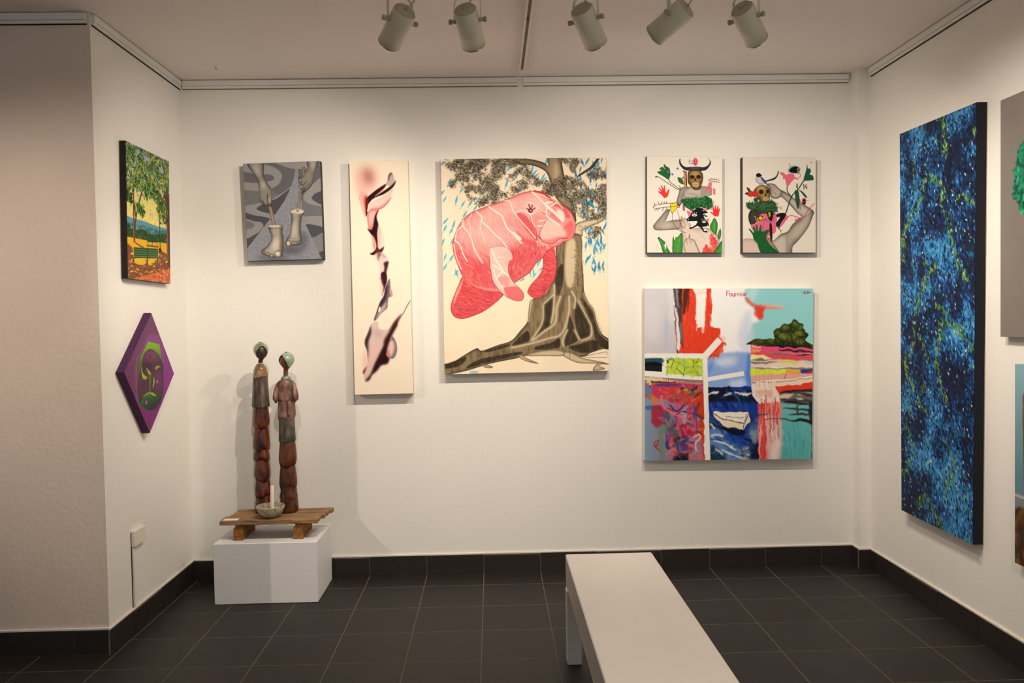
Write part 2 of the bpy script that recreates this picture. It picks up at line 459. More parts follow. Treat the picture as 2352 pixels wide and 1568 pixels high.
# ------------------------------------------------------------------ ceramic figures
RAKU = ramp_mat('raku_copper_glaze', [(.28, (20, 14, 30)), (.42, (48, 16, 24)), (.50, (88, 34, 12)), (.58, (104, 50, 18)), (.66, (46, 18, 36)), (.76, (48, 56, 72))], 13, .34, (1.4, 1.4, .55), coat=.15, bump=.25, bscale=9, distort=1.2)
RAKU2 = ramp_mat('raku_brown_glaze', [(.28, (18, 14, 16)), (.42, (60, 28, 10)), (.54, (100, 52, 16)), (.64, (62, 28, 12)), (.76, (24, 30, 42))], 11, .36, (1.3, 1.3, .6), coat=.15, bump=.2, bscale=9, distort=.8)
TUNIC1 = ramp_mat('tunic_glaze_dark', [(.34, (36, 29, 25)), (.5, (68, 55, 46)), (.66, (108, 90, 75))], 16, .34, (2.5, 2.5, .5), coat=.3, bump=.2, bscale=20)
TUNIC2 = ramp_mat('tunic_glaze_pink_brown', [(.34, (66, 48, 40)), (.5, (122, 88, 72)), (.66, (164, 124, 104))], 18, .36, (1.5, 1.5, .8), coat=.25, bump=.2, bscale=20)
SKGREEN = ramp_mat('skirt_grey_green', [(.34, (34, 33, 28)), (.5, (66, 62, 52)), (.66, (106, 94, 78))], 16, .42, (1.5, 1.5, .7), coat=.2, bump=.2, bscale=20)
BOLERO = ramp_mat('shoulder_amber_glaze', [(.3, (84, 62, 42)), (.5, (126, 90, 54)), (.7, (172, 146, 110))], 16, .14, coat=.8, bump=.1)
TURBAN = ramp_mat('celadon_wrap', [(.3, (118, 130, 116)), (.5, (146, 160, 142)), (.7, (176, 186, 170))], 12, .22, coat=.6, bump=.08)
TURB1 = ramp_mat('olive_celadon_wrap', [(.3, (104, 112, 88)), (.5, (136, 144, 114)), (.7, (168, 176, 150))], 12, .22, coat=.6, bump=.08)
FACE1 = mat('dark_clay_face', (62, 44, 40), .4, .4, coat=.2)
FACE2 = mat('red_clay_face', (112, 58, 34), .4, .4, coat=.2, var=.2, vscale=30)
COLLAR = mat('blue_grey_collar', (112, 124, 124), .25, .5, coat=.5, var=.2, vscale=60)
TRIMD = mat('dark_glaze_line', (34, 28, 26), .4)


def loft(levels, n=40, fold=None, hem=None):
    """levels: (z, cx, cy, rx, ry); fold(z, angle) scales the radius; hem(z, angle) shifts the height"""
    rs = []
    for z, cx, cy, rx, ry in levels:
        r = []
        for k in range(n):
            t = 2 * math.pi * k / n
            f = fold(z, t) if fold else 1.0
            r.append((cx + rx * f * math.cos(t), cy + ry * f * math.sin(t), z + (hem(z, t) if hem else 0)))
        rs.append(r)
    return rs


def interp(levels, step=.006):
    out = []
    L = sorted(levels)
    zs = np.arange(L[0][0], L[-1][0] + 1e-6, step)
    A = np.array(L)
    for z in zs: out.append((z,) + tuple(float(np.interp(z, A[:, 0], A[:, k])) for k in range(1, 5)))
    return out


def figure_skirt(x, y, zs, r0, r1, ph):
    """stack of overlapping bells with rounded, uneven hems: zs = hem heights, falling"""
    n = 48; rs = []
    for q, (a, b) in enumerate(zip(zs[:-1], zs[1:])):
        for k in range(13):
            t = k / 12
            rr = r0 + (r1 - r0) * math.sin(min(1, t / .78) * math.pi / 2) ** 1.5
            if t > .84: rr -= (t - .84) / .16 * (r1 - r0) * .55
            ring = []
            for j in range(n):
                th = 2 * math.pi * j / n
                wav = (.0075 * math.sin(2 * th + q * 2.1 + ph) + .004 * math.sin(5 * th + q * 1.3))
                wa = wav * .0 if q == 0 else (.0075 * math.sin(2 * th + (q - 1) * 2.1 + ph) + .004 * math.sin(5 * th + (q - 1) * 1.3))
                wb = wav if q < len(zs) - 2 else 0
                z = a + (b - a) * t + wa * (1 - t) + wb * t
                f = 1 + (.030 * math.sin(3 * th + q * 1.7 + ph) + .030 * math.sin(6 * th - q + ph * 2) * t)
                ring.append((x + rr * f * math.cos(th), y + rr * .92 * f * math.sin(th), z))
            rs.append(ring)
    return rs

random.seed(4)
f1x, f1y = -1.236, -.088
f1 = empty('ceramic_figure', (f1x, f1y, pz1), 'taller slim ceramic woman in olive head wrap and long grey brown tunic', 'sculpture', 'ceramic women standing on the pallet')
MB().rings(figure_skirt(f1x, f1y, [1.03, .906, .781, .723, .615, .525, .432], .0375, .0450, .4)).build('skirt', RAKU, f1)
def f1fold(z, t):
    w = max(0, (1.20 - z) / .2)
    return 1 + .04 * w * math.sin(9 * t + 1.5) + .03 * w * math.sin(5 * t) + .012 * math.sin(17 * t + z * 9) * w
tun = MB().rings(loft(interp([(1.016, f1x, f1y, .0475, .043), (1.024, f1x, f1y, .048, .0435), (1.10, f1x + .001, f1y, .043, .040), (1.17, f1x + .002, f1y, .040, .037), (1.215, f1x + .003, f1y, .037, .034), (1.240, f1x + .003, f1y, .028, .026), (1.252, f1x + .003, f1y, .014, .014)]), 44, f1fold)).build('tunic', TUNIC1, f1)
cape = MB()
cape.rings(loft(interp([(1.176, f1x + .008, f1y - .006, .033, .036), (1.18, f1x + .008, f1y - .006, .036, .039), (1.205, f1x + .008, f1y - .006, .0375, .040), (1.232, f1x + .006, f1y - .005, .032, .034), (1.252, f1x + .004, f1y - .003, .018, .02)], .004), 36, lambda z, t: 1 + .05 * math.sin(2 * t + .6) * max(0, min(1, (1.23 - z) / .04)), lambda z, t: (-.012 * abs(math.sin(t * 1.0 + .9)) + .010) * max(0, (1.21 - z) / .034) if z < 1.21 else 0))
cape.build('shoulder_cape', BOLERO, f1)
MB().rings(loft(interp([(1.238, f1x + .004, f1y, .019, .018), (1.248, f1x + .004, f1y, .020, .019), (1.256, f1x + .004, f1y, .014, .014)], .003), 28, lambda z, t: 1 + .08 * math.sin(8 * t))).build('collar', TURB1, f1)
hx, hy, hz = f1x + .010, f1y - .004, 1.322
MB().rings(loft(interp([(1.245, f1x + .004, f1y, .013, .013), (1.262, f1x + .005, f1y, .0115, .0115), (1.278, f1x + .007, f1y, .013, .013)], .004), 24)).build('neck', FACE1, f1)

def head(hx, hy, hz, yaw, fm, wm, root, s=1.0):
    """egg shaped head with a small chin; the wrap is an outer shell open over the face"""
    n, mrows = 48, 30
    cyv, syv = math.cos(yaw), math.sin(yaw)
    def rad(u):
        if u > .58: return .036 * math.sqrt(max(.0004, 1 - ((u - .58) / .43) ** 2))
        return .036 * (.34 + .66 * math.sin(math.pi / 2 * u / .58))
    def lim(u): return 1.18 * max(0.0, (.82 - u) / .70) ** .62
    def P(u, t, k=1.0):
        r = rad(u)
        back = .5 - .5 * math.cos(t)
        lx, ly = r * .98 * math.sin(t), -r * 1.04 * math.cos(t) - .006 * (1 - u)
        if abs(t) < .4 and .22 < u < .62: ly -= .0045 * (1 - abs(t) / .4) * max(0, 1 - abs(u - .36) / .22)
        kk = k + (k - 1) * .8 * back
        return (hx + (lx * cyv - ly * syv) * kk * s, hy + (lx * syv + ly * cyv) * kk * s, hz + (-.046 + .090 * u + (.004 * (k - 1) / .1 if k > 1 else 0) * u) * s)
    U = [i / mrows * .99 + .005 for i in range(mrows + 1)]
    MB().rings([[P(u, 2 * math.pi * k / n - math.pi) for k in range(n)] for u in U]).build('face', fm, root)
    vs, fs = [], []; idx = {}
    def vid(i, k):
        k %= n
        if (i, k) not in idx:
            u = U[i]; t = 2 * math.pi * k / n - math.pi; L = lim(u)
            if abs(t) < L: t = math.copysign(L, t) if t != 0 else L
            idx[(i, k)] = len(vs); vs.append(P(u, t, 1.09))
        return idx[(i, k)]
    for i in range(4, mrows):
        L = max(lim(U[i]), lim(U[i + 1]))
        for k in range(n):
            t0 = 2 * math.pi * k / n - math.pi; t1 = t0 + 2 * math.pi / n
            if max(abs(t0), abs(t1)) <= L + 1e-6: continue
            fs.append((vid(i, k), vid(i, k + 1), vid(i + 1, k + 1), vid(i + 1, k)))
    w = MB(); w.add(vs, fs, True)
    top = [vs[idx[(mrows, k)]] for k in range(n)]
    w.add(top, [tuple(range(n))], True)
    o = w.build('head_wrap', wm, root)
    sol = o.modifiers.new('thick', 'SOLIDIFY'); sol.thickness = .0035 * s; sol.offset = -1
    MB().lathe((hx + .004, hy, hz + .047 * s), (0.15, 0, 1), [(-.006, .013), (.000, .011), (.003, .007), (.002, .002)], 16).build('wrap_knot', wm, o)
    edge = []
    for k in range(33):
        f = abs(k - 16) / 16
        u = .13 + .69 * (1 - f ** 1.3)
        edge.append(P(u, (1 if k > 16 else -1) * lim(u), 1.10))
    MB().tube(edge, .0015, 6).build('wrap_edge', TRIMD, o)
head(hx, hy, hz, .42, FACE1, TURB1, f1, 1.0)

f2x, f2y = -1.096, -.084
f2 = empty('ceramic_figure', (f2x, f2y, pz1), 'shorter ceramic woman with pale celadon head wrap and pinkish sleeved tunic', 'sculpture', 'ceramic women standing on the pallet')
MB().rings(figure_skirt(f2x, f2y, [.84, .692, .568, .500], .040, .049, 1.9)).build('skirt', RAKU2, f2)
MB().rings(loft(interp([(.432, f2x, f2y, .046, .044), (.436, f2x, f2y, .050, .048), (.47, f2x, f2y, .0505, .048), (.51, f2x, f2y, .046, .044), (.56, f2x, f2y, .0435, .042), (.585, f2x, f2y, .043, .041)]), 40, lambda z, t: 1 + .02 * math.sin(3 * t + z * 15))).build('skirt_hem', RAKU2, f2)
MB().rings(loft(interp([(.823, f2x, f2y, .044, .041), (.830, f2x, f2y, .045, .042), (.90, f2x, f2y, .0425, .040), (.97, f2x, f2y, .041, .038)]), 40, lambda z, t: 1 + .03 * math.sin(4 * t + 1))).build('overskirt', SKGREEN, f2)
MB().rings(loft(interp([(.950, f2x, f2y, .044, .041), (.960, f2x, f2y, .047, .043), (1.01, f2x, f2y, .046, .041), (1.060, f2x, f2y, .041, .037), (1.075, f2x, f2y, .036, .034)]), 48, lambda z, t: 1 + .035 * math.sin(7 * t + 1) + .02 * math.sin(11 * t), lambda z, t: .007 * math.sin(3 * t + 1) * max(0, (1.0 - z) / .05))).build('tunic_skirt', TUNIC2, f2)
MB().rings(loft(interp([(1.046, f2x, f2y, .041, .038), (1.052, f2x, f2y, .047, .042), (1.068, f2x, f2y, .047, .041), (1.10, f2x, f2y, .045, .038), (1.135, f2x, f2y, .046, .037), (1.156, f2x, f2y, .038, .032), (1.168, f2x, f2y, .022, .022), (1.176, f2x, f2y, .012, .014)], .004), 48, lambda z, t: 1 + .022 * math.sin(6 * t + 1) * max(0, (1.12 - z) / .07), lambda z, t: .004 * math.sin(5 * t) * max(0, (1.07 - z) / .02) if z < 1.07 else 0)).build('jacket', TUNIC2, f2)
for s in (-1, 1):
    sx = f2x + s * .040
    MB().rings(loft(interp([(1.048, f2x + s * .053, f2y - .014, .012, .015), (1.056, f2x + s * .053, f2y - .014, .0165, .019), (1.075, f2x + s * .053, f2y - .012, .017, .020), (1.11, f2x + s * .048, f2y - .006, .016, .020), (1.14, f2x + s * .040, f2y, .013, .018), (1.158, f2x + s * .030, f2y, .007, .012)], .005), 22, lambda z, t: 1 + .05 * math.sin(4 * t + z * 60))).build('sleeve', TUNIC2, f2)
    MB().rings(loft(interp([(1.036, f2x + s * .050, f2y - .024, .005, .006), (1.042, f2x + s * .051, f2y - .020, .008, .009), (1.052, f2x + s * .052, f2y - .016, .009, .010)], .003), 14)).build('hand', TRIMD if s < 0 else FACE2, f2)
MB().tube([(f2x + .024, f2y - .042, 1.05), (f2x + .028, f2y - .046, 1.01), (f2x + .026, f2y - .047, .975)], [.008, .010, .007], 10).build('sash', TUNIC2, f2)
MB().rings(loft(interp([(1.160, f2x, f2y, .024, .023), (1.167, f2x, f2y, .027, .026), (1.176, f2x, f2y, .024, .023), (1.184, f2x, f2y, .016, .016)], .003), 30, lambda z, t: 1 + .04 * math.sin(6 * t))).build('collar', COLLAR, f2)
MB().rings(loft(interp([(1.165, f2x, f2y, .014, .014), (1.19, f2x, f2y, .0125, .0125), (1.22, f2x + .002, f2y, .0125, .0125), (1.235, f2x + .003, f2y, .014, .014)], .004), 24)).build('neck', FACE2, f2)
head(f2x + .010, f2y - .002, 1.266, -.62, FACE2, TURBAN, f2, 1.0)

# bowl and candle
CRACK = ramp_mat('crackled_white_glaze', [(.0, (70, 60, 52)), (.014, (110, 98, 82)), (.034, (190, 178, 150)), (.5, (206, 194, 166))], 30, .35, coat=.4, kind='crackle')
CRACKIN = mat('bowl_inner_glaze', (150, 138, 112), .4, .4, coat=.3, var=.3, vscale=40)
bx, by, bz = -1.162, -.214, pz1
bw = empty('bowl', (bx, by, bz), 'small round raku bowl with dark crackle lines on the pallet', 'bowl')
prof = [(0, .012), (.0005, .024)] + [(.078 * (1 - math.cos(t)), .076 * math.sin(t) ** .8) for t in np.linspace(.42, 1.40, 14)]
prof2 = prof + [(prof[-1][0] + .002, prof[-1][1] - .002)]
MB().lathe((bx, by, bz), (0, 0, 1), prof2, 44, True).build('bowl_outside', CRACK, bw)
rin = prof2[-1]
MB().lathe((bx, by, bz), (0, 0, 1), [(rin[0], rin[1]), (rin[0] - .004, rin[1] - .005), (.040, .058), (.022, .030), (.020, .001)], 44).build('bowl_inside', CRACKIN, bw)
cn = empty('candle', (bx + .008, by, bz + .022), 'plain cream wax candle standing upright in the crackled bowl', 'candle')
MB().lathe((bx + .008, by, bz + .0225), (.02, 0, 1), [(0, .0095), (.002, .0098), (.147, .0095), (.150, .008)], 24, True, True).build('wax', WAX, cn)
MB().tube([(bx + .011, by, bz + .172), (bx + .0115, by, bz + .178)], .001, 6).build('wick', DARK, cn)

for o in (pt, cd, f1, f2, bw, cn): o.location = (o.location.x + .028, o.location.y - .112, o.location.z)

# wall box with its cable cover on the left wall
sw = empty('junction_box', (XL, -.725, .12), 'white blank junction plate with thin cable cover low on the left wall', 'junction box')
MB().box((XL, -.788, .415), (XL + .020, -.664, .490), .002).build('cover_plate', PLATE, sw)
MB().box((XL, -.786, .124), (XL + .010, -.774, .415), .001).build('cable_cover', PLATE, sw)
MB().box((XL, -.7905, .124), (XL + .0025, -.786, .485)).build('dark_gap', DARK, sw)

# ------------------------------------------------------------------ a small paint kit (numpy) for the canvases
def hom(src, dst):
    A, b = [], []
    for (x, y), (u, v) in zip(src, dst):
        A += [[x, y, 1, 0, 0, 0, -u * x, -u * y], [0, 0, 0, x, y, 1, -v * x, -v * y]]; b += [u, v]
    return np.append(np.linalg.solve(np.array(A, float), np.array(b, float)), 1).reshape(3, 3)


def pts(s):
    return np.array([[float(q) for q in p.split(',')] for p in s.split()])


def crom(p, closed, k=6):
    n = len(p)
    if n < 3: return p
    if closed: q = np.concatenate([p[-1:], p, p[:2]])
    else: q = np.concatenate([2 * p[:1] - p[1:2], p, 2 * p[-1:] - p[-2:-1]])
    out = []
    for i in range(1, len(q) - 2):
        a, b, c, d = q[i - 1:i + 3]
        for t in np.arange(k) / k:
            out.append(.5 * (2 * b + (c - a) * t + (2 * a - 5 * b + 4 * c - d) * t * t + (3 * b - a - 3 * c + d) * t ** 3))
    if not closed: out.append(p[-1])
    return np.array(out)


def boxblur(a, r):
    r = int(r)
    if r < 1: return a
    for ax in (0, 1):
        p = np.concatenate([np.repeat(np.take(a, [0], ax), r + 1, ax), a, np.repeat(np.take(a, [-1], ax), r, ax)], ax)
        c = np.cumsum(p, ax); n = a.shape[ax]
        a = (np.take(c, np.arange(2 * r + 1, 2 * r + 1 + n), ax) - np.take(c, np.arange(0, n), ax)) / (2 * r + 1)
    return a


def gblur(a, s):
    if s < .35: return a
    if s < 1.1: return boxblur(a, 1)
    r = max(1, int(round(s * .85)))
    for _ in range(3): a = boxblur(a, r)
    return a


class Cv:
    """a canvas: shapes are given in the coordinates they were measured in"""
    def __init__(s, w, h, quad, bg, seed=1):
        s.w, s.h = w, h
        s.H = hom(quad, [(0, 0), (w, 0), (w, h), (0, h)])
        s.im = np.ones((h, w, 3)) * np.asarray(bg, float)
        s.o = (0, 0, 1.0); s.rng = np.random.default_rng(seed)
        s.dens = w / math.dist(quad[0], quad[1])
        s.Y, s.X = np.mgrid[0:h, 0:w] + .5

    def src(s, ox, oy, sc, dy=0):
        s.o = (ox, oy, sc); s.dy = dy; s.sc = s.dens / sc
        return s

    def M(s, p):
        p = pts(p) if isinstance(p, str) else np.asarray(p, float)
        x = s.o[0] + p[:, 0] / s.o[2]; y = s.o[1] + (p[:, 1] + s.dy) / s.o[2]
        q = np.stack([x, y, np.ones_like(x)], -1) @ s.H.T
        return q[:, :2] / q[:, 2:]

    def noise(s, cell, oct=3, seed=None):
        rg = np.random.default_rng(seed) if seed is not None else s.rng
        out = np.zeros((s.h, s.w)); amp, tot = 1.0, 0
        for _ in range(oct):
            cx, cy = (cell if isinstance(cell, tuple) else (cell, cell))
            gw, gh = int(s.w / cx) + 3, int(s.h / cy) + 3
            g = rg.random((gh, gw)); x = s.X / cx; y = s.Y / cy
            xi, yi = x.astype(int), y.astype(int); fx, fy = x - xi, y - yi
            fx = fx * fx * (3 - 2 * fx); fy = fy * fy * (3 - 2 * fy)
            v = (g[yi, xi] * (1 - fx) + g[yi, xi + 1] * fx) * (1 - fy) + (g[yi + 1, xi] * (1 - fx) + g[yi + 1, xi + 1] * fx) * fy
            out += v * amp; tot += amp; amp *= .5
            cell = (max(1.5, cx / 2), max(1.5, cy / 2))
        return out / tot

    def mask(s, p, smooth=True, blur=0.0):
        q = s.M(p)
        if smooth: q = crom(q, True)
        m = np.zeros((s.h, s.w))
        x0, y0 = np.floor(q.min(0)).astype(int); x1, y1 = np.ceil(q.max(0)).astype(int) + 1
        x0, y0, x1, y1 = max(x0, 0), max(y0, 0), min(x1, s.w), min(y1, s.h)
        if x1 <= x0 or y1 <= y0: return m
        W, Hh = (x1 - x0) * 3, (y1 - y0) * 3
        a = q; b = np.roll(q, -1, 0)
        yy = (np.arange(Hh) + .5) / 3 + y0
        hit = (a[:, 1:2] <= yy) != (b[:, 1:2] <= yy)
        e, r = np.nonzero(hit)
        xx = a[e, 0] + (yy[r] - a[e, 1]) / (b[e, 1] - a[e, 1]) * (b[e, 0] - a[e, 0])
        c = np.clip(np.ceil((xx - x0) * 3 - .5), 0, W).astype(int)
        acc = np.zeros((Hh, W + 1), int)
        np.add.at(acc, (r, c), 1)
        f = (np.cumsum(acc, 1)[:, :W] % 2).astype(float)
        m[y0:y1, x0:x1] = f.reshape(y1 - y0, 3, x1 - x0, 3).mean((1, 3))
        return gblur(m, blur * s.sc) if blur else m

    def fill(s, m, c, a=1.0):
        c = np.asarray(c, float)
        k = (m * a)[..., None]
        s.im = s.im * (1 - k) + c * k
        return m

    def poly(s, p, c, a=1.0, smooth=True, blur=0.0, clip=None):
        m = s.mask(p, smooth, blur)
        if clip is not None: m = m * clip
        return s.fill(m, c, a)

    def ell(s, cx, cy, rx, ry, c, a=1.0, blur=0.0, rot=0.0, clip=None):
        t = np.linspace(0, 2 * math.pi, 28, endpoint=False)
        ex, ey = rx * np.cos(t), ry * np.sin(t)
        return s.poly(np.stack([cx + ex * math.cos(rot) - ey * math.sin(rot), cy + ex * math.sin(rot) + ey * math.cos(rot)], -1), c, a, False, blur, clip)

    def lmask(s, p, w, smooth=True, taper=False):
        q = s.M(p)
        if smooth and len(q) > 2: q = crom(q, False, 5)
        w = w * s.sc / 2
        m = np.zeros((s.h, s.w)); n = len(q)
        for i in range(n - 1):
            a, b = q[i], q[i + 1]
            wa = w * (1 - .85 * i / (n - 1)) if taper else w
            r = wa + 1.5
            x0, x1 = int(max(0, min(a[0], b[0]) - r)), int(min(s.w, max(a[0], b[0]) + r + 1))
            y0, y1 = int(max(0, min(a[1], b[1]) - r)), int(min(s.h, max(a[1], b[1]) + r + 1))
            if x1 <= x0 or y1 <= y0: continue
            d = b - a; L = d @ d + 1e-9
            X, Y = s.X[y0:y1, x0:x1], s.Y[y0:y1, x0:x1]
            t = np.clip(((X - a[0]) * d[0] + (Y - a[1]) * d[1]) / L, 0, 1)
            dist = np.hypot(X - a[0] - t * d[0], Y - a[1] - t * d[1])
            al = np.clip(wa - dist + .5, 0, 1) * min(1, wa * 2 + .15)
            m[y0:y1, x0:x1] = np.maximum(m[y0:y1, x0:x1], al)
        return m

    def line(s, p, w, c, a=1.0, smooth=True, taper=False, blur=0, clip=None):
        m = s.lmask(p, w, smooth, taper)
        if blur: m = gblur(m, blur * s.sc)
        if clip is not None: m = m * clip
        return s.fill(m, c, a)

    def lines(s, L, w, c, a=1.0, **k):
        for p in L: s.line(p, w, c, a, **k)

    def grad(s, p0, p1, c0, c1):
        q = s.M([p0, p1]); d = q[1] - q[0]
        t = np.clip(((s.X - q[0, 0]) * d[0] + (s.Y - q[0, 1]) * d[1]) / (d @ d), 0, 1)[..., None]
        return np.asarray(c0, float) * (1 - t) + np.asarray(c1, float) * t

    def rimshade(s, m, c, a=.6, r=14, bias=(0, 0)):
        """darker towards the outline of m, like a turned form"""
        b = gblur(m, r * s.sc)
        if bias != (0, 0):
            b = np.roll(b, (int(bias[1] * s.sc), int(bias[0] * s.sc)), (0, 1))
        s.fill(m * np.clip((1 - b) * 2.1, 0, 1), c, a)

    def dabs(s, m, n, ln, wd, ang, pal, jit=.4, a=(.6, 1.0), jc=14):
        """n short brush marks placed where the mask m is set; pal: colours or f(x, y)->colour"""
        f = m.ravel() if m is not None else np.ones(s.w * s.h)
        cdf = np.cumsum(f); tot = cdf[-1]
        if tot <= 0: return
        ids = np.searchsorted(cdf, s.rng.random(n) * tot)
        R = s.rng
        for k in ids:
            y, x = divmod(int(min(k, s.w * s.h - 1)), s.w)
            l = ln * s.sc / 2 * (.6 + .8 * R.random()); w = max(.45, wd * s.sc / 2 * (.7 + .6 * R.random()))
            t = (ang(x, y) if callable(ang) else ang) + R.normal() * jit
            c = np.asarray(pal(x, y) if callable(pal) else pal[R.integers(len(pal))], float) + R.normal() * jc
            r = int(max(l, w)) + 2
            x0, x1, y0, y1 = max(0, x - r), min(s.w, x + r + 1), max(0, y - r), min(s.h, y + r + 1)
            X, Y = s.X[y0:y1, x0:x1] - x - .5, s.Y[y0:y1, x0:x1] - y - .5
            ct, st = math.cos(t), math.sin(t)
            e = np.hypot((X * ct + Y * st) / l, (-X * st + Y * ct) / w)
            al = (np.clip((1 - e) * min(l, w) + .5, 0, 1) * R.uniform(*a))[..., None]
            s.im[y0:y1, x0:x1] = s.im[y0:y1, x0:x1] * (1 - al) + c * al

    def hatch(s, m, ang, gap, c, a=.3, wob=3.0, seed=5):
        n = s.noise(26, 2, seed) * wob * 4
        u = (s.X * math.cos(ang) + s.Y * math.sin(ang)) / (gap * s.sc) * 2 * math.pi + n
        v = np.clip(np.sin(u) * 1.6 - .5, 0, 1) * (.4 + .6 * s.noise(7, 2, seed + 1))
        s.fill(m * v, c, a)

    def text(s, x, y, h, txt, w, c, gap=.8, slant=0.0):
        G = {'F': ['0,0 0,1', '0,0 .6,0', '0,.45 .45,.45'], 'o': ['.5,.5 .2,.45 .05,.7 .2,1 .45,.95 .55,.7 .45,.5'], 'u': ['0,.5 .05,.9 .3,1 .5,.8 .5,.5', '.5,.5 .55,1'],
             'r': ['0,.5 .05,1', '.05,.7 .2,.5 .4,.5'], 'n': ['0,.5 .05,1', '.05,.65 .25,.5 .45,.6 .5,1'], 'i': ['.1,.5 .12,1', '.1,.25 .12,.3'], 'e': ['.05,.75 .5,.7 .4,.5 .15,.5 .05,.75 .2,1 .5,.92'],
             '2': ['0,.2 .2,0 .5,.1 .45,.4 0,1', '0,1 .6,.95'], "'": ['.1,0 .1,.3'], 'H': ['0,0 0,1', '.6,0 .6,1', '0,.5 .6,.5'], 'W': ['0,0 .15,1', '.15,1 .3,.3', '.3,.3 .45,1', '.45,1 .65,0'],
             '1': ['.05,.2 .25,0', '.25,0 .25,1'], '4': ['.3,0 0,.6', '0,.6 .5,.6', '.35,.3 .35,1'], 'S': ['.55,.12 .3,0 .05,.15 .1,.4 .45,.55 .55,.8 .3,1 0,.88'], '$': ['.55,.15 .3,.05 .05,.2 .1,.42 .45,.55 .55,.78 .3,.95 0,.85', '.3,-.1 .3,1.1'],
             'E': ['0,0 0,1', '0,0 .5,0', '0,.5 .4,.5', '0,1 .5,1'], 'D': ['0,0 0,1', '0,0 .4,.1 .5,.5 .4,.9 0,1'], 'O': ['.3,0 .05,.3 .05,.7 .3,1 .55,.7 .55,.3 .3,0'], 'I': ['.2,0 .2,1'], 'T': ['0,0 .6,0', '.3,0 .3,1'], 'Y': ['0,0 .3,.5', '.6,0 .3,.5', '.3,.5 .3,1'], 'B': ['0,0 0,1', '0,0 .4,.1 .4,.4 0,.5', '0,.5 .5,.6 .45,.95 0,1']}
        for ch in txt:
            for st in G.get(ch, []):
                p = pts(st); q = np.stack([x + (p[:, 0] + slant * (1 - p[:, 1])) * h, y + p[:, 1] * h], -1)
                s.line(q, w, c, smooth=len(q) > 3)
            x += gap * h * (.62 if ch == 'i' else 1.0)

    def warp(s, amp, cell, seed=3):
        """wobble every edge a little, as a brush would"""
        dx = (s.noise(cell, 2, seed) - .5) * 2 * amp; dy = (s.noise(cell, 2, seed + 1) - .5) * 2 * amp
        x = np.clip(s.X - .5 + dx, 0, s.w - 1.001); y = np.clip(s.Y - .5 + dy, 0, s.h - 1.001)
        xi, yi = x.astype(int), y.astype(int); fx, fy = (x - xi)[..., None], (y - yi)[..., None]
        m = s.im
        s.im = (m[yi, xi] * (1 - fx) + m[yi, xi + 1] * fx) * (1 - fy) + (m[yi + 1, xi] * (1 - fx) + m[yi + 1, xi + 1] * fx) * fy

    def inner(s, m, r=3):
        return (gblur(m, r) > .93).astype(float)

    def done(s, gain=1.0):
        return np.clip(lin(np.clip(s.im, 0, 255)) * gain, 0, .92)


PAINTM = {}
def paint_mat(rough, bump):
    k = (rough, bump)
    if k in PAINTM: return PAINTM[k]
    m = bpy.data.materials.new('painted_canvas'); m.use_nodes = True
    nt = m.node_tree; b = nt.nodes['Principled BSDF']
    b.inputs['Roughness'].default_value = rough; b.inputs['Specular IOR Level'].default_value = .10
    a = nt.nodes.new('ShaderNodeVertexColor'); a.layer_name = 'paint'
    nt.links.new(a.outputs['Color'], b.inputs['Base Color'])
    tc = nt.nodes.new('ShaderNodeTexCoord'); n = nt.nodes.new('ShaderNodeTexNoise'); n.inputs['Scale'].default_value = 260
    nt.links.new(tc.outputs['Object'], n.inputs['Vector'])
    bp = nt.nodes.new('ShaderNodeBump'); bp.inputs['Strength'].default_value = bump; bp.inputs['Distance'].default_value = .002
    nt.links.new(n.outputs['Fac'], bp.inputs['Height']); nt.links.new(bp.outputs[0], b.inputs['Normal'])
    PAINTM[k] = m
    return m


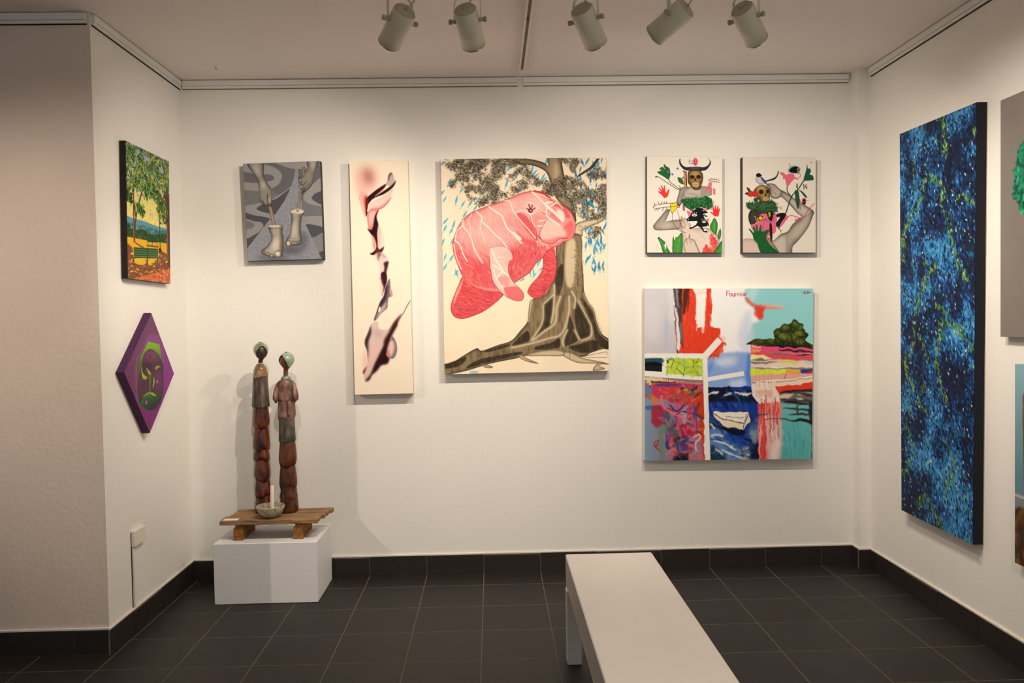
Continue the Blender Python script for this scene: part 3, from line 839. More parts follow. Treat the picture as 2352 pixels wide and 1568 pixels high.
def painting(label, quad, nrm, depth, img, edge, rough=.6, bump=.15, gap=.004, tacking=None):
    """quad: world corners of the painted face TL TR BR BL; nrm points into the room; depth: canvas thickness"""
    q = [Vector(p) for p in quad]; nv = Vector(nrm).normalized()
    base = (q[2] + q[3]) / 2 - nv * depth / 2
    root = empty('canvas_painting', base, label, 'painting')
    h, w = img.shape[:2]
    u = np.linspace(0, 1, w)[None, :, None]; v = np.linspace(0, 1, h)[:, None, None]
    A = [np.array(p - base) for p in q]
    P = (A[0] * (1 - u) + A[1] * u) * (1 - v) + (A[3] * (1 - u) + A[2] * u) * v
    me = bpy.data.meshes.new('painted_face')
    me.vertices.add(w * h); me.vertices.foreach_set('co', P.reshape(-1).astype(np.float32))
    i = (np.arange(h - 1)[:, None] * w + np.arange(w - 1)[None, :])
    F = np.stack([i, i + w, i + w + 1, i + 1], -1).reshape(-1)
    nf = (w - 1) * (h - 1)
    me.loops.add(nf * 4); me.loops.foreach_set('vertex_index', F.astype(np.int32))
    me.polygons.add(nf); me.polygons.foreach_set('loop_start', np.arange(nf, dtype=np.int32) * 4)
    me.update(calc_edges=True)
    at = me.color_attributes.new('paint', 'FLOAT_COLOR', 'POINT')
    rgba = np.ones((h * w, 4), np.float32); rgba[:, :3] = img.reshape(-1, 3)
    at.data.foreach_set('color', rgba.reshape(-1))
    me.materials.append(paint_mat(rough, bump))
    o = bpy.data.objects.new('painted_face', me); col.objects.link(o); o.parent = root
    # wrapped sides and back, slightly rounded along the front
    ctr = (q[0] + q[1] + q[2] + q[3]) / 4
    def ring(k, sh): return [p + (ctr - p).normalized() * sh - nv * k for p in q]
    e = MB(); e.rings([ring(.0006, .0), ring(.0025, -.0012), ring(depth - gap, -.0012)], False, False, False)
    e.build('canvas_edge', edge, root)
    b = MB()
    f0, f1 = ring(depth - gap, -.0005), ring(depth - .002, .0)
    g0 = [p + (ctr - p).normalized() * .05 for p in f0]; g1 = [p + (ctr - p).normalized() * .05 for p in f1]
    for k in range(4):
        j = (k + 1) % 4
        MB().add([f0[k], f0[j], g0[j], g0[k], f1[k], f1[j], g1[j], g1[k]],
                 [(0, 1, 2, 3), (7, 6, 5, 4), (0, 4, 5, 1), (2, 6, 7, 3), (1, 5, 6, 2), (0, 3, 7, 4)]).build('stretcher_bar', tacking or RAWC, root)
    return root


def onplane(px, py, axis, val):
    d = CF + CR * ((px - 1176) / FPX) + CU * ((784 - py) / FPX)
    s = (val - CAM[axis]) / d[axis]
    return CAM + d * s


def wallquad(quad, axis, val):
    return [onplane(x, y, axis, val) for x, y in quad]

EDGE_BLACK = mat('black_canvas_edge', (24, 20, 20), .6, .3)
EDGE_CREAM = mat('cream_canvas_edge', (236, 218, 194), .7, .2)
EDGE_WHITE = mat('white_canvas_edge', (240, 234, 226), .7, .2)
EDGE_NAVY = mat('navy_canvas_edge', (14, 15, 30), .6, .3)
EDGE_PURPLE = mat('purple_canvas_edge', (66, 26, 72), .6, .3)
EDGE_GREY = mat('grey_canvas_edge', (126, 118, 112), .6, .3)
EDGE_SKY = mat('sky_blue_canvas_edge', (120, 160, 172), .6, .3)

# ------------------------------------------------------------------ painting: arms holding feet on sticks
def art_feet():
    Q = [(558, 376.2), (735, 369.8), (743.3, 594.2), (569.3, 599)]
    c = Cv(230, 290, Q, (122, 120, 123), 3).src(530, 350, 5.808)
    LG, DG, MG = (158, 153, 152), (86, 84, 89), (110, 107, 110)
    c.poly('430,130 615,120 800,210 865,225 830,380 790,470 640,560 540,490 640,430 680,340 660,260 580,200', MG)
    c.poly('895,225 1200,190 1205,360 1000,500 960,590 935,640 915,400', MG)
    c.poly('150,240 330,285 470,295 580,335 560,375 470,395 330,412 165,400', MG)
    c.poly('600,120 1025,100 1015,215 880,222 800,215 700,185', LG)
    c.poly('150,150 440,165 580,205 660,270 678,340 630,430 540,485 420,512 300,515 170,490 168,405 330,412 470,397 560,372 577,335 540,303 450,292 330,288 250,275 160,245', LG)
    c.poly('190,725 340,690 480,655 600,600 720,520 805,455 790,490 740,545 650,605 560,645 420,695 355,735 352,755 400,788 520,815 595,832 525,890 400,868 300,838 190,800', LG)
    c.poly('190,805 300,840 525,892 440,1045 215,1300 205,1150 330,1095 425,1030 435,970 395,930 300,920 195,885', DG)
    c.poly('350,748 480,672 620,612 795,485 720,640 600,825 480,810 390,785', DG)
    c.poly('200,888 330,925 400,935 432,975 400,1030 330,1090 210,1148 208,1042 290,1010 317,970 290,935 200,905', LG)
    c.poly('1210,345 1110,410 1020,500 968,590 985,650 1050,692 1225,725 1225,690 1120,660 1078,622 1085,590 1130,545 1225,515', LG)
    c.poly('1225,525 1130,555 1085,600 1085,622 1125,660 1225,692', DG)
    c.poly('945,870 1230,862 1235,1003 1100,985 985,968', LG)
    c.poly('985,966 1235,1003 1238,1085 1120,1125 1055,1155', DG)
    c.poly('1240,1080 1120,1130 1058,1152 1150,1355 1250,1310', (140, 136, 137))
    c.poly('1145,1358 1250,1312 1250,1430 1205,1430', DG)
    road = c.poly('862,222 893,232 935,640 950,780 1000,970 1215,1430 225,1460 215,1290 500,920 590,832 720,640 800,470 842,340', (150, 151, 158), smooth=False)
    n = c.noise(2, 1); c.im += (road * (n - .5))[..., None] * 34
    c.ell(800, 1300, 170, 60, (84, 84, 92), .75, 40, clip=road); c.ell(560, 1400, 220, 40, (96, 95, 102), .7, 30, clip=road)
    c.ell(960, 1170, 70, 110, (92, 92, 100), .7, 35, clip=road)
    SK, SD, SL = (158, 150, 140), (58, 53, 49), (222, 212, 196)
    def limb(p, col=SK, r=16, b=(0, 0)):
        m = c.poly(p, col); c.rimshade(m, SD, .85, r, b); return m
    a = limb('225,150 425,146 440,300 480,400 545,500 552,610 548,720 525,728 495,690 500,720 460,720 430,708 376,612 375,480 350,370 290,270', SK, 26)
    c.poly('375,480 540,480 552,600 490,640 400,640 372,600', (150, 140, 128), .55, blur=8, clip=a)
    c.line('488,560 490,650 500,705', 12, (70, 60, 52), .9); c.line('430,640 445,700', 8, (90, 80, 70), .8)
    c.ell(345, 240, 35, 80, SL, .5, 22, -.4, a); c.ell(430, 440, 40, 60, SL, .5, 20, 0, a); c.ell(520, 640, 14, 40, SL, .7, 8, 0, a)
    a = limb('1020,105 1168,100 1120,270 1088,420 1040,490 950,560 935,550 985,460 940,488 905,470 900,450 950,400 905,405 895,375 910,325 945,330 985,250 1022,220', SK, 24)
    c.poly('1000,230 1120,220 1080,420 1010,440 960,420', (140, 130, 118), .55, blur=10, clip=a)
    c.line('1010,390 975,430 940,440', 9, (60, 50, 44), .9); c.line('1050,420 1000,460 960,540', 8, (80, 70, 60), .9); c.line('905,410 940,385', 8, (60, 52, 46), .9)
    c.ell(928, 462, 18, 16, SL, .8, 5); c.ell(918, 380, 14, 16, SL, .7, 5); c.ell(1095, 170, 26, 70, SL, .45, 16)
    for p in ('497,715 545,722 602,985 556,992', '957,200 990,200 975,330 945,330', '918,490 950,490 910,802 868,800'):
        m = c.poly(p, (176, 162, 142), smooth=False); c.rimshade(m, (92, 78, 64), .9, 8, (-3, 0))
    m = limb('505,1000 600,985 682,975 690,1080 705,1180 692,1350 664,1390 600,1398 540,1398 420,1352 415,1305 450,1275 520,1200 540,1120', (182, 173, 160), 24)
    c.ell(600, 1230, 50, 90, (244, 230, 206), .7, 26, .2, m)
    c.poly('660,1000 690,1000 705,1180 692,1340 650,1300 660,1150', (96, 82, 70), .6, blur=14, clip=m)
    c.ell(592, 990, 88, 17, (230, 216, 190)); c.line('507,998 560,1008 640,1002 680,980', 4, (90, 78, 66), .9)
    for x, y, r in ((440, 1330, 20), (490, 1350, 23), (545, 1372, 25), (628, 1350, 44)):
        k = c.ell(x, y, r, r * 1.05, (226, 212, 188)); c.rimshade(k, SD, .8, 12)
    c.ell(612, 1345, 20, 16, (246, 232, 210), .8, 3)
    m = limb('792,775 880,760 976,795 945,880 932,1000 940,1100 945,1190 905,1238 760,1248 722,1218 745,1150 785,1080 800,950 806,860', (178, 169, 156), 24)
    c.ell(840, 1040, 36, 110, (240, 226, 204), .6, 24, .1, m); c.poly('900,830 950,840 930,1000 940,1180 905,1100 905,950', (96, 82, 70), .55, blur=14, clip=m)
    c.ell(884, 794, 92, 34, (228, 214, 190)); c.line('795,785 840,815 930,826 972,802', 4, (84, 72, 60), .9)
    c.poly('868,745 912,745 908,802 868,800', (176, 162, 142), smooth=False)
    for x, y, r in ((766, 1212, 34), (826, 1205, 22), (862, 1205, 21), (893, 1200, 19), (920, 1190, 17)):
        k = c.ell(x, y, r, r * 1.25, (226, 212, 188)); c.rimshade(k, SD, .8, 11)
    c.line('780,1150 850,1145 920,1155', 5, (120, 104, 90), .7)
    painting('greyscale canvas of two hands pressing feet on sticks along a winding road', wallquad(Q, 1, -.052), (0, -1, 0), .052, c.done(.9) * np.array((.98, 1.0, 1.05)), EDGE_BLACK, .6)


# ------------------------------------------------------------------ painting: tall airbrushed flame
def art_flame():
    Q = [(802.3, 370), (936.6, 368), (948.6, 903), (815.2, 906)]
    c = Cv(160, 640, Q, (250, 234, 213), 4).src(780, 350, 5.405)
    DK, RD, PK, LP = (42, 10, 14), (150, 30, 34), (240, 150, 145), (248, 208, 198)
    c.ell(345, 330, 110, 170, (228, 168, 158), .85, 60, -.2); c.ell(360, 300, 60, 90, (176, 112, 104), .75, 45, -.2)
    c.poly('200,300 260,240 300,420 360,520 330,640 250,560', (240, 178, 168), .6, blur=36)
    c.poly('255,500 325,520 335,800 285,690', (238, 160, 150), .75, blur=16); c.line('245,560 285,700 335,800', 4, (150, 90, 86), .7)
    c.poly('300,580 345,540 340,780 325,760', (196, 60, 60), .7, blur=8)
    c.poly('575,392 598,340 610,275 640,250 668,285 678,345 696,330 690,370 630,420', (198, 176, 168), 1, blur=3)
    c.poly('598,345 608,280 638,250 650,268 625,300 612,350', (84, 62, 70), .8, blur=6)
    c.poly('330,790 325,600 345,558 450,470 572,393 555,440 480,505 432,552 560,470 640,412 696,358 662,432 560,512 440,562 385,605 350,665 355,735', DK, 1, blur=3)
    c.poly('430,545 540,440 560,420 540,460 470,520', RD, .9, blur=4); c.poly('335,600 360,575 345,700 335,760', RD, .8, blur=5)
    m = c.poly('360,690 370,640 420,605 520,560 600,505 662,448 632,580 560,672 480,722 400,715', LP, 1, blur=2)
    c.poly('365,700 420,690 520,660 620,570 600,640 520,705 420,722', (236, 120, 120), .7, blur=12, clip=m)
    c.line('640,560 560,665 480,700 375,712', 5, (120, 30, 40), .8); c.poly('440,560 560,512 655,440 640,470 540,545 460,585', (110, 60, 60), .5, blur=9, clip=m)
    c.poly('342,735 358,660 365,640 372,700', (250, 226, 214))
    m = c.poly('343,780 378,718 485,704 452,780 432,860 412,940 365,955', (246, 196, 186), 1, blur=2)
    c.rimshade(m, (226, 96, 100), .7, 26)
    c.poly('485,708 442,780 426,860 412,930 385,962 345,944 388,1010 428,1060 455,1140 448,1200 400,1246 375,1250 410,1272 512,1246 552,1165 484,1195 474,1100 468,1000 482,900 460,800', DK, 1, blur=4)
    c.poly('395,1020 430,1060 448,1140 440,1210 420,1180 412,1090', (236, 120, 116), .9, blur=12); c.poly('470,1190 520,1195 500,1240 440,1250', (150, 36, 34), .7, blur=10)
    m = c.poly('484,905 540,1000 556,1130 536,1178 486,1192 474,1060', (250, 218, 206), 1, blur=6)
    c.poly('474,930 492,940 490,1150 474,1170', (200, 90, 90), .55, blur=14, clip=m)
    m = c.poly('430,1268 520,1240 580,1300 612,1352 560,1405 545,1500 515,1568 490,1568 500,1440 480,1350', (238, 206, 198), .95, blur=8)
    c.poly('470,1255 520,1245 490,1310 480,1350', (90, 60, 66), .8, blur=10); c.poly('520,1245 580,1300 540,1300', (150, 130, 130), .6, blur=12)
    c.poly('548,1370 608,1355 582,1480 572,1575 512,1575 545,1490 556,1420', (70, 36, 44), 1, blur=6)
    c.src(780, 630, 5.225)
    c.poly('500,-20 556,-20 568,70 546,150 505,262 526,160 503,90', (62, 20, 26), 1, blur=4); c.poly('490,20 515,100 522,170 500,240 495,120', (238, 170, 160), .7, blur=10)
    m = c.poly('592,52 606,80 610,150 632,235 628,262 598,270 582,300 576,380 562,412 505,462 432,548 412,540 440,460 480,340 530,250 548,160', (128, 108, 116), 1, blur=3)
    c.poly('545,160 530,250 480,340 440,460 415,540 440,530 500,400 560,280 580,130', (44, 32, 42), .85, blur=12, clip=m)
    c.poly('560,330 545,400 500,460 432,550 470,440', (222, 196, 192), .8, blur=12, clip=m); c.poly('605,150 632,240 612,266 600,200', (240, 150, 146), .9, blur=4)
    c.poly('472,400 490,386 488,436 466,448', (252, 240, 226), 1, blur=1)
    m = c.poly('410,570 455,562 470,640 520,662 590,645 660,560 760,460 790,390 846,313 800,400 770,465 705,570 690,620 640,722 612,800 580,890 602,1000 570,1072 500,1092 405,1192 352,1270 305,1276 284,1190 280,1158 338,1060 330,930 298,812 340,690 375,602', (226, 198, 188), 1, blur=3)
    c.poly('300,810 345,690 372,610 380,700 350,800 352,900 345,1010 330,930', (40, 28, 34), .95, blur=10, clip=m)
    c.poly('360,860 450,800 460,980 400,1080 350,1000', (244, 190, 184), .75, blur=40, clip=m); c.poly('420,660 520,680 480,760 420,740', (180, 166, 164), .5, blur=25, clip=m)
    c.poly('746,470 702,560 690,612 640,702 604,790 572,900 598,1000 572,1068 500,1088 450,1152 390,1204 355,1266 310,1276 375,1190 418,1080 480,950 525,855 540,780 592,690 655,570', (46, 16, 20), 1, blur=12)
    c.poly('660,540 720,490 640,620 560,740 545,840 535,780 600,660', (170, 50, 54), .7, blur=14, clip=m)
    c.line('846,313 800,392 765,462 745,480', 9, (110, 60, 60), .8, taper=False)
    m = c.poly('638,742 680,822 688,920 652,1002 602,1004 560,962 582,872 610,792', (132, 122, 122), 1, blur=2)
    c.poly('600,800 645,800 655,880 632,960 592,985 562,952 585,870', (240, 196, 186), 1, blur=12, clip=m); c.poly('566,930 590,900 600,980 575,985', (214, 84, 80), .7, blur=8, clip=m)
    c.poly('284,1160 325,1098 318,1140 290,1192', (120, 24, 30), 1, blur=5); c.poly('300,905 335,1000 332,1090 292,1150 285,1060', (244, 190, 182), .7, blur=14)
    c.line('335,950 345,1040', 5, (90, 50, 54), .7)
    painting('tall narrow cream canvas with an airbrushed crimson and black flame ribbon', wallquad(Q, 1, -.060), (0, -1, 0), .060, c.done(.95), EDGE_CREAM, .65)


# ------------------------------------------------------------------ painting: red manatee before a buttress rooted tree
def art_manatee():
    Q = [(1012.6, 365.2), (1392, 361.6), (1398.5, 851), (1021.4, 859.2)]
    c = Cv(440, 570, Q, (250, 230, 202), 5).src(1000, 350, 5.6)
    R = np.random.default_rng(11)
    c.im += ((c.noise(60, 3) - .5) * 10)[..., None]
    def fish(x, y, l, a, col):
        t = np.linspace(0, 1, 9)
        wd = l * .125 * np.sin(np.pi * t ** .75)
        up = np.stack([t * l - l / 2, -wd], -1); dn = np.stack([t * l - l / 2, wd], -1)[::-1]
        p = np.concatenate([up, dn, [[-l * .5, 0], [-l * .72, l * .14], [-l * .62, 0], [-l * .74, -l * .12]]])
        ca, sa = math.cos(a), math.sin(a)
        c.poly(np.stack([x + p[:, 0] * ca - p[:, 1] * sa, y + p[:, 0] * sa + p[:, 1] * ca], -1), col, .92, False)
    B1, B2 = (92, 178, 212), (40, 134, 180)
    left = [(100, 140), (185, 375), (340, 480), (125, 600), (275, 605), (360, 660), (460, 645), (520, 710), (385, 790), (135, 880), (240, 920), (130, 970), (225, 1130), (130, 1340), (215, 1350), (130, 1465), (275, 1540), (210, 1000), (90, 520), (100, 1150), (640, 160), (480, 250), (520, 300), (850, 120), (1240, 240), (1280, 260), (1050, 300), (920, 400), (620, 480), (560, 600), (700, 560), (800, 480), (470, 160), (330, 350), (1100, 420), (960, 200), (820, 250), (700, 380), (420, 480), (780, 600)]
    for x, y in left: fish(x, y, 95 + R.random() * 30, -math.pi * .32 + R.normal() * .18, B1)
    fish(275, 1545, 120, -math.pi * .6, B1)
    for x, y in [(1350, 1390), (1320, 1420), (1370, 1490), (1265, 1530), (1280, 1570), (1130, 1630), (1220, 1540)]: fish(x, y, 90, -math.pi * .35 + R.normal() * .4, B1)
    for x, y in [(1150, 120), (1430, 110), (1390, 310), (1400, 350), (1300, 300), (1250, 200)]: fish(x, y, 110, -math.pi * .35 + R.normal() * .2, B1)
    for _ in range(86):
        x = R.uniform(1880, 2190); y = R.uniform(80, 1540)
        fish(x, y, R.uniform(75, 130), -math.pi * .5 + R.normal() * .32, B2 if R.random() < .6 else (70, 160, 200))
    for _ in range(14): fish(R.uniform(1680, 1880), R.uniform(120, 700), 90, -math.pi * .45 + R.normal() * .3, B2)
    # trunk and branches
    TR, TD, TLt = (160, 140, 110), (66, 56, 42), (218, 198, 164)
    m = c.poly('850,80 1150,84 1290,105 1400,140 1452,185 1450,70 1600,70 1625,150 1655,310 1665,480 1780,680 1812,900 1740,760 1560,600 1480,370 1440,270 1380,215 1250,165 1050,150 900,100', TR)
    c.rimshade(m, TD, .9, 30, (-8, 0)); c.ell(1555, 240, 34, 120, TLt, .6, 24, 0, m)
    c.lines(['1050,150 1250,165 1380,215 1440,270 1480,370', '1150,84 1290,105 1400,140 1450,185', '1600,85 1625,150 1655,310'], 9, (50, 42, 34), .9)
    c.poly('2115,80 2035,195 1830,325 1838,288 1990,188 2075,80', (66, 58, 50), smooth=False); c.line('2020,200 2070,220', 8, (66, 58, 50))
    m = c.poly('1810,920 2000,850 2195,765 2150,880 2000,950 1905,1000 1885,1080 1790,1070', TLt); c.rimshade(m, TD, .8, 18)
    c.ell(1865, 970, 24, 30, TLt); c.line('1840,970 1865,940 1890,970 1868,1005 1845,985', 5, (60, 50, 40), .9)
    c.src(1000, 350, 5.6, 1400)
    root = c.poly('1555,-250 1700,-330 1872,-330 1885,0 1900,200 1912,400 1962,520 2032,620 2065,760 2130,920 2240,1010 2240,1122 2150,1125 1990,1180 1900,1225 1640,1215 1400,1212 1150,1217 1070,1237 700,1312 400,1402 150,1452 110,1440 110,1322 210,1308 350,1222 530,1120 600,1150 800,1080 980,1020 1090,900 1192,770 1205,640 1222,520 1260,480 1400,430 1500,280 1560,100', (142, 123, 95))
    c.fill(root * np.clip(c.noise((5, 26), 3) * 2 - .75, 0, 1), (84, 71, 52), .65)
    c.rimshade(root, TD, .7, 22)
    for p in ('1392,560 1520,432 1512,600 1482,800 1372,900 1252,1012 1372,780', '1820,480 1900,600 1992,760 2002,900 1962,980 1862,988 1800,800 1790,600', '1872,480 1960,540 2042,660 2062,800 2122,950 2232,1042 2235,1122 2150,1110 2062,1000 2030,880 1990,745',
              '1722,680 1792,880 1842,1000 1700,1082 1660,1060 1700,850', '990,1082 1100,960 1190,890 1202,1022', '1556,150 1640,30 1642,260 1582,430 1548,380', '1300,1092 1500,1042 1592,980 1602,1092 1500,1122 1300,1132',
              '1102,1192 700,1292 400,1372 560,1262 900,1192 1072,1162', '110,1332 300,1262 402,1230 330,1332 110,1382', '640,1150 800,1100 960,1060 920,1100 700,1160', '1720,1100 1860,1060 2050,1010 2130,1100 2000,1160 1850,1170'):
        k = c.mask(p, True, 5); c.fill(k, (50, 42, 31), .9); c.fill(k * np.clip(c.noise((4, 14), 2) * 2 - .9, 0, 1), (120, 104, 76), .5)
    c.poly('1580,740 1640,430 1662,500 1610,760', (96, 80, 58), .8, blur=8); c.poly('1640,-250 1690,-250 1700,200 1660,300 1650,100', (120, 104, 78), .6, blur=14)
    c.poly('1690,-250 1800,-260 1800,120 1760,330 1690,300 1665,60', TLt, .9, blur=14); c.poly('1840,-280 1872,-280 1895,250 1860,300', (150, 130, 100), .7, blur=12)
    HL = ['1532,300 1522,600 1492,790', '1612,450 1562,600 1540,790 1400,900 1250,1015', '1722,450 1712,690 1622,930 1450,990 1250,1050 980,1110', '1832,500 1962,742 2005,850 1992,965 1880,1015', '1240,500 1215,640 1200,770', '1390,560 1375,790 1240,1010', '1520,430 1400,540', '1700,880 1640,1000 1650,1085', '1790,880 1850,1000', '1912,410 1965,530 2035,630 2070,760 2130,915', '1750,380 1800,480 1790,600']
    for p in HL: c.line(p, 30, (196, 176, 140), .8, blur=9); c.line(p, 12, (228, 210, 176), .8, blur=4)
    for p in ('1640,1170 1740,1168 1900,1240 2100,1282 2235,1322 2050,1312 1830,1302 1650,1217', '1090,1190 1180,1242 1332,1312 1200,1292 1090,1242', '590,1310 742,1352 690,1372 620,1352', '2030,1402 2060,1332 2130,1290 2170,1302 2110,1340 2180,1380', '1150,1212 1300,1160 1500,1135 1640,1150 1640,1212 1400,1215'):
        m = c.poly(p, (208, 188, 154)); c.rimshade(m, (84, 70, 52), .8, 14)
    c.lines(['1900,1220 2050,1190 2200,1160', '1920,1235 2210,1232', '2210,1160 2200,1200', '1730,1170 1730,1240'], 6, (70, 58, 44), .8)
    for _ in range(70): c.ell(R.normal(1830, 32), R.uniform(-200, 500), 5, 7, (60, 50, 40), .7)
    OUT = ['1885,0 1900,200 1912,400 1962,520 2032,620 2065,760 2130,920 2232,1010', '110,1322 210,1308 350,1222 530,1120 600,1150 800,1080 980,1020 1090,900 1192,770 1205,640 1222,520', '110,1440 150,1452 400,1402 700,1312 1070,1237', '530,1120 600,1170 560,1230']
    c.lines(OUT, 7, (58, 48, 36), .9)
    c.lines(['1650,-250 1650,60 1640,250 1590,440'], 7, (58, 48, 36), .8)
    c.text(452, 1408, 34, 'EIDOIY', 6, (90, 170, 190), .5)
    # foliage
    c.src(1000, 350, 5.6)
    G = [(54, 50, 42), (72, 66, 54), (96, 88, 72), (44, 40, 36), (120, 110, 88)]
    def leaves(p, n, d):
        m = c.mask(p, True, 14) * np.clip(c.noise(16, 3) * 3.2 - 1.0, 0, 1)
        c.fill(gblur(m, 2), (92, 84, 68), d * 1.2)
        c.dabs(m, int(n * 1.35), 21, 9, lambda x, y: R.uniform(0, 3.1), G, 0, (.6, .95), 8)
        c.dabs(m, n // 3, 12, 6, lambda x, y: R.uniform(0, 3.1), [(216, 198, 166), (236, 216, 186)], 0, (.5, .9), 6)
    leaves('120,85 500,85 860,90 1150,150 1250,290 1400,370 1500,350 1660,320 1720,480 1600,600 1480,580 1280,480 1060,520 900,610 700,670 560,690 505,620 420,600 380,480 330,400 300,330 240,460 185,420 240,300 330,250 190,230', 2300, .5)
    leaves('1560,85 1860,80 1830,150 1790,290 1900,380 2000,480 2195,420 2195,780 2000,870 1870,820 1760,740 1690,640 1640,480 1640,320 1780,300 1690,160', 1300, .45)
    leaves('1910,990 2100,950 2110,1040 1980,1120', 150, .4); leaves('1950,260 2130,190 2195,200 2195,330 2000,330', 160, .4); leaves('400,85 700,85 600,210 440,220', 260, .6); leaves('1250,400 1500,360 1700,330 1760,450 1600,560 1350,500', 420, .5)
    c.line('690,400 780,460 870,510', 9, (70, 62, 52), .9)
    # manatee
    RD, BD, LT, HT = (220, 78, 84), (240, 150, 146), (250, 194, 186), (253, 228, 216)
    LN = (206, 62, 70)
    c.src(1000, 350, 5.6, 1400)
    m = c.poly('360,190 290,330 240,450 205,560 208,640 250,710 330,735 420,722 600,652 760,542 880,425 840,370 650,330 480,270', RD)
    c.dabs(c.inner(m, 2), 900, 50, 4, lambda x, y: .35 + .3 * math.sin(y / 40), [(190, 44, 56), (242, 150, 146), (226, 92, 96), (206, 58, 68)], .3, (.35, .75), 4); c.poly('365,195 300,330 250,450 225,600 260,500 330,340', (246, 190, 182), .7, blur=8, clip=m)
    c.line('360,190 290,330 240,450 205,560 208,640 250,710 330,735 420,722 600,652 760,542 880,425', 5, (130, 40, 46), .9)
    m = c.poly('1390,-70 1460,-160 1520,-200 1550,-70 1562,40 1540,200 1480,312 1400,422 1350,466 1270,472 1196,412 1194,368 1240,290 1330,190 1385,80', RD)
    c.dabs(c.inner(m, 2), 500, 44, 4, .25, [(190, 44, 56), (246, 160, 154), (226, 92, 96), (206, 58, 68)], .3, (.35, .75), 4); c.ell(1420, 380, 60, 80, (190, 40, 50), .4, 30, .5, m)
    c.line('1550,-70 1562,40 1540,200 1480,312 1400,422 1350,466 1270,472 1196,412 1194,368 1240,290 1330,190 1385,80 1390,-70', 5, (130, 40, 46), .9)
    c.src(1000, 350, 5.6)
    body = c.poly('222,1190 255,1060 290,970 370,850 480,768 620,712 690,680 900,612 1060,540 1180,508 1280,495 1400,520 1480,580 1560,640 1680,710 1765,800 1803,920 1792,1020 1740,1112 1640,1152 1600,1192 1510,1222 1440,1270 1390,1345 1300,1420 1212,1545 1030,1670 900,1782 830,1792 650,1777 480,1712 350,1592 290,1450 240,1310', BD)
    sh = c.mask('222,1190 300,1200 420,1320 600,1400 760,1400 900,1300 1050,1200 1200,1180 1420,1200 1400,1340 1220,1540 1030,1670 900,1782 650,1777 480,1712 350,1592 260,1400', True, 60)
    c.fill(sh * body, RD, .75)
    c.poly('620,800 900,650 1180,540 1350,560 1440,680 1300,800 1100,760 900,820 700,900 480,950', LT, .95, blur=70, clip=body); c.poly('300,1000 480,900 760,860 1000,960 1050,1080 900,1150 700,1200 480,1150 330,1150', LT, .55, blur=70, clip=body)
    c.poly('520,1010 640,960 760,1080 800,1160 720,1220 560,1120', LT, .55, blur=40, clip=body)
    bi = c.inner(body, 2); c.dabs(bi * (1 - sh), 1500, 46, 4, lambda x, y: .9 + .5 * math.sin(x / 60), [(232, 116, 118), (253, 228, 218), (243, 160, 156), (251, 212, 202)], .25, (.25, .6), 4)
    c.dabs(bi * sh, 1700, 50, 4, lambda x, y: 1.25 + .45 * math.sin(x / 50 + y / 80), [(196, 46, 58), (246, 168, 162), (226, 90, 94), (210, 60, 70)], .25, (.35, .75), 4)
    c.poly('330,1590 480,1690 650,1740 830,1760 830,1792 650,1777 480,1712', (248, 176, 170), .7, blur=5, clip=body)
    c.rimshade(body, (196, 54, 62), .5, 24)
    D = (226, 84, 90)
    c.poly('1045,785 1120,790 1180,830 1220,880 1280,970 1302,1060 1312,1140 1250,1085 1150,970', D, .85, blur=6)
    c.poly('1030,1000 1150,1100 1300,1142 1400,1182 1500,1205 1380,1230 1200,1190 1090,1110', D, .8, blur=10)
    c.poly('1250,498 1330,498 1400,520 1490,590 1555,632 1470,612 1400,545 1300,515', (212, 56, 64), .95, blur=2)
    c.poly('1500,680 1580,660 1680,722 1735,835 1680,835 1640,750 1570,700', (222, 92, 96), .9, blur=4)
    c.poly('1230,820 1330,800 1420,850 1420,870 1330,880 1300,930 1270,900', (240, 150, 144), .8, blur=8)
    m = c.poly('1350,1025 1400,900 1460,860 1560,905 1640,942 1700,900 1742,862 1803,930 1792,1020 1740,1112 1650,1130 1600,1110 1520,1162 1450,1165 1370,1112', (249, 202, 190), 1, blur=3)
    c.poly('1640,950 1742,862 1803,930 1792,1020 1740,1112 1650,1130 1690,1040', (228, 96, 98), .85, blur=16, clip=m)
    c.poly('1380,1110 1450,1120 1600,1080 1680,1090 1640,1150 1450,1170', (230, 104, 104), .7, blur=14, clip=m)
    c.hatch(m, .3, 13, (214, 84, 88), .3, seed=31); c.dabs(m, 50, 10, 6, 1, [(226, 130, 120)], 1, (.3, .6))
    c.poly('1560,740 1620,735 1660,800 1650,880 1600,850', HT, .9, blur=6); c.poly('1310,710 1430,770 1420,800 1330,730', (214, 96, 98), .8, blur=3)
    c.poly('1480,790 1540,770 1620,850 1600,900 1500,830', (224, 112, 110), .6, blur=4)
    c.poly('1160,700 1210,632 1300,690 1300,750 1255,800 1180,765', (248, 190, 182), .8)
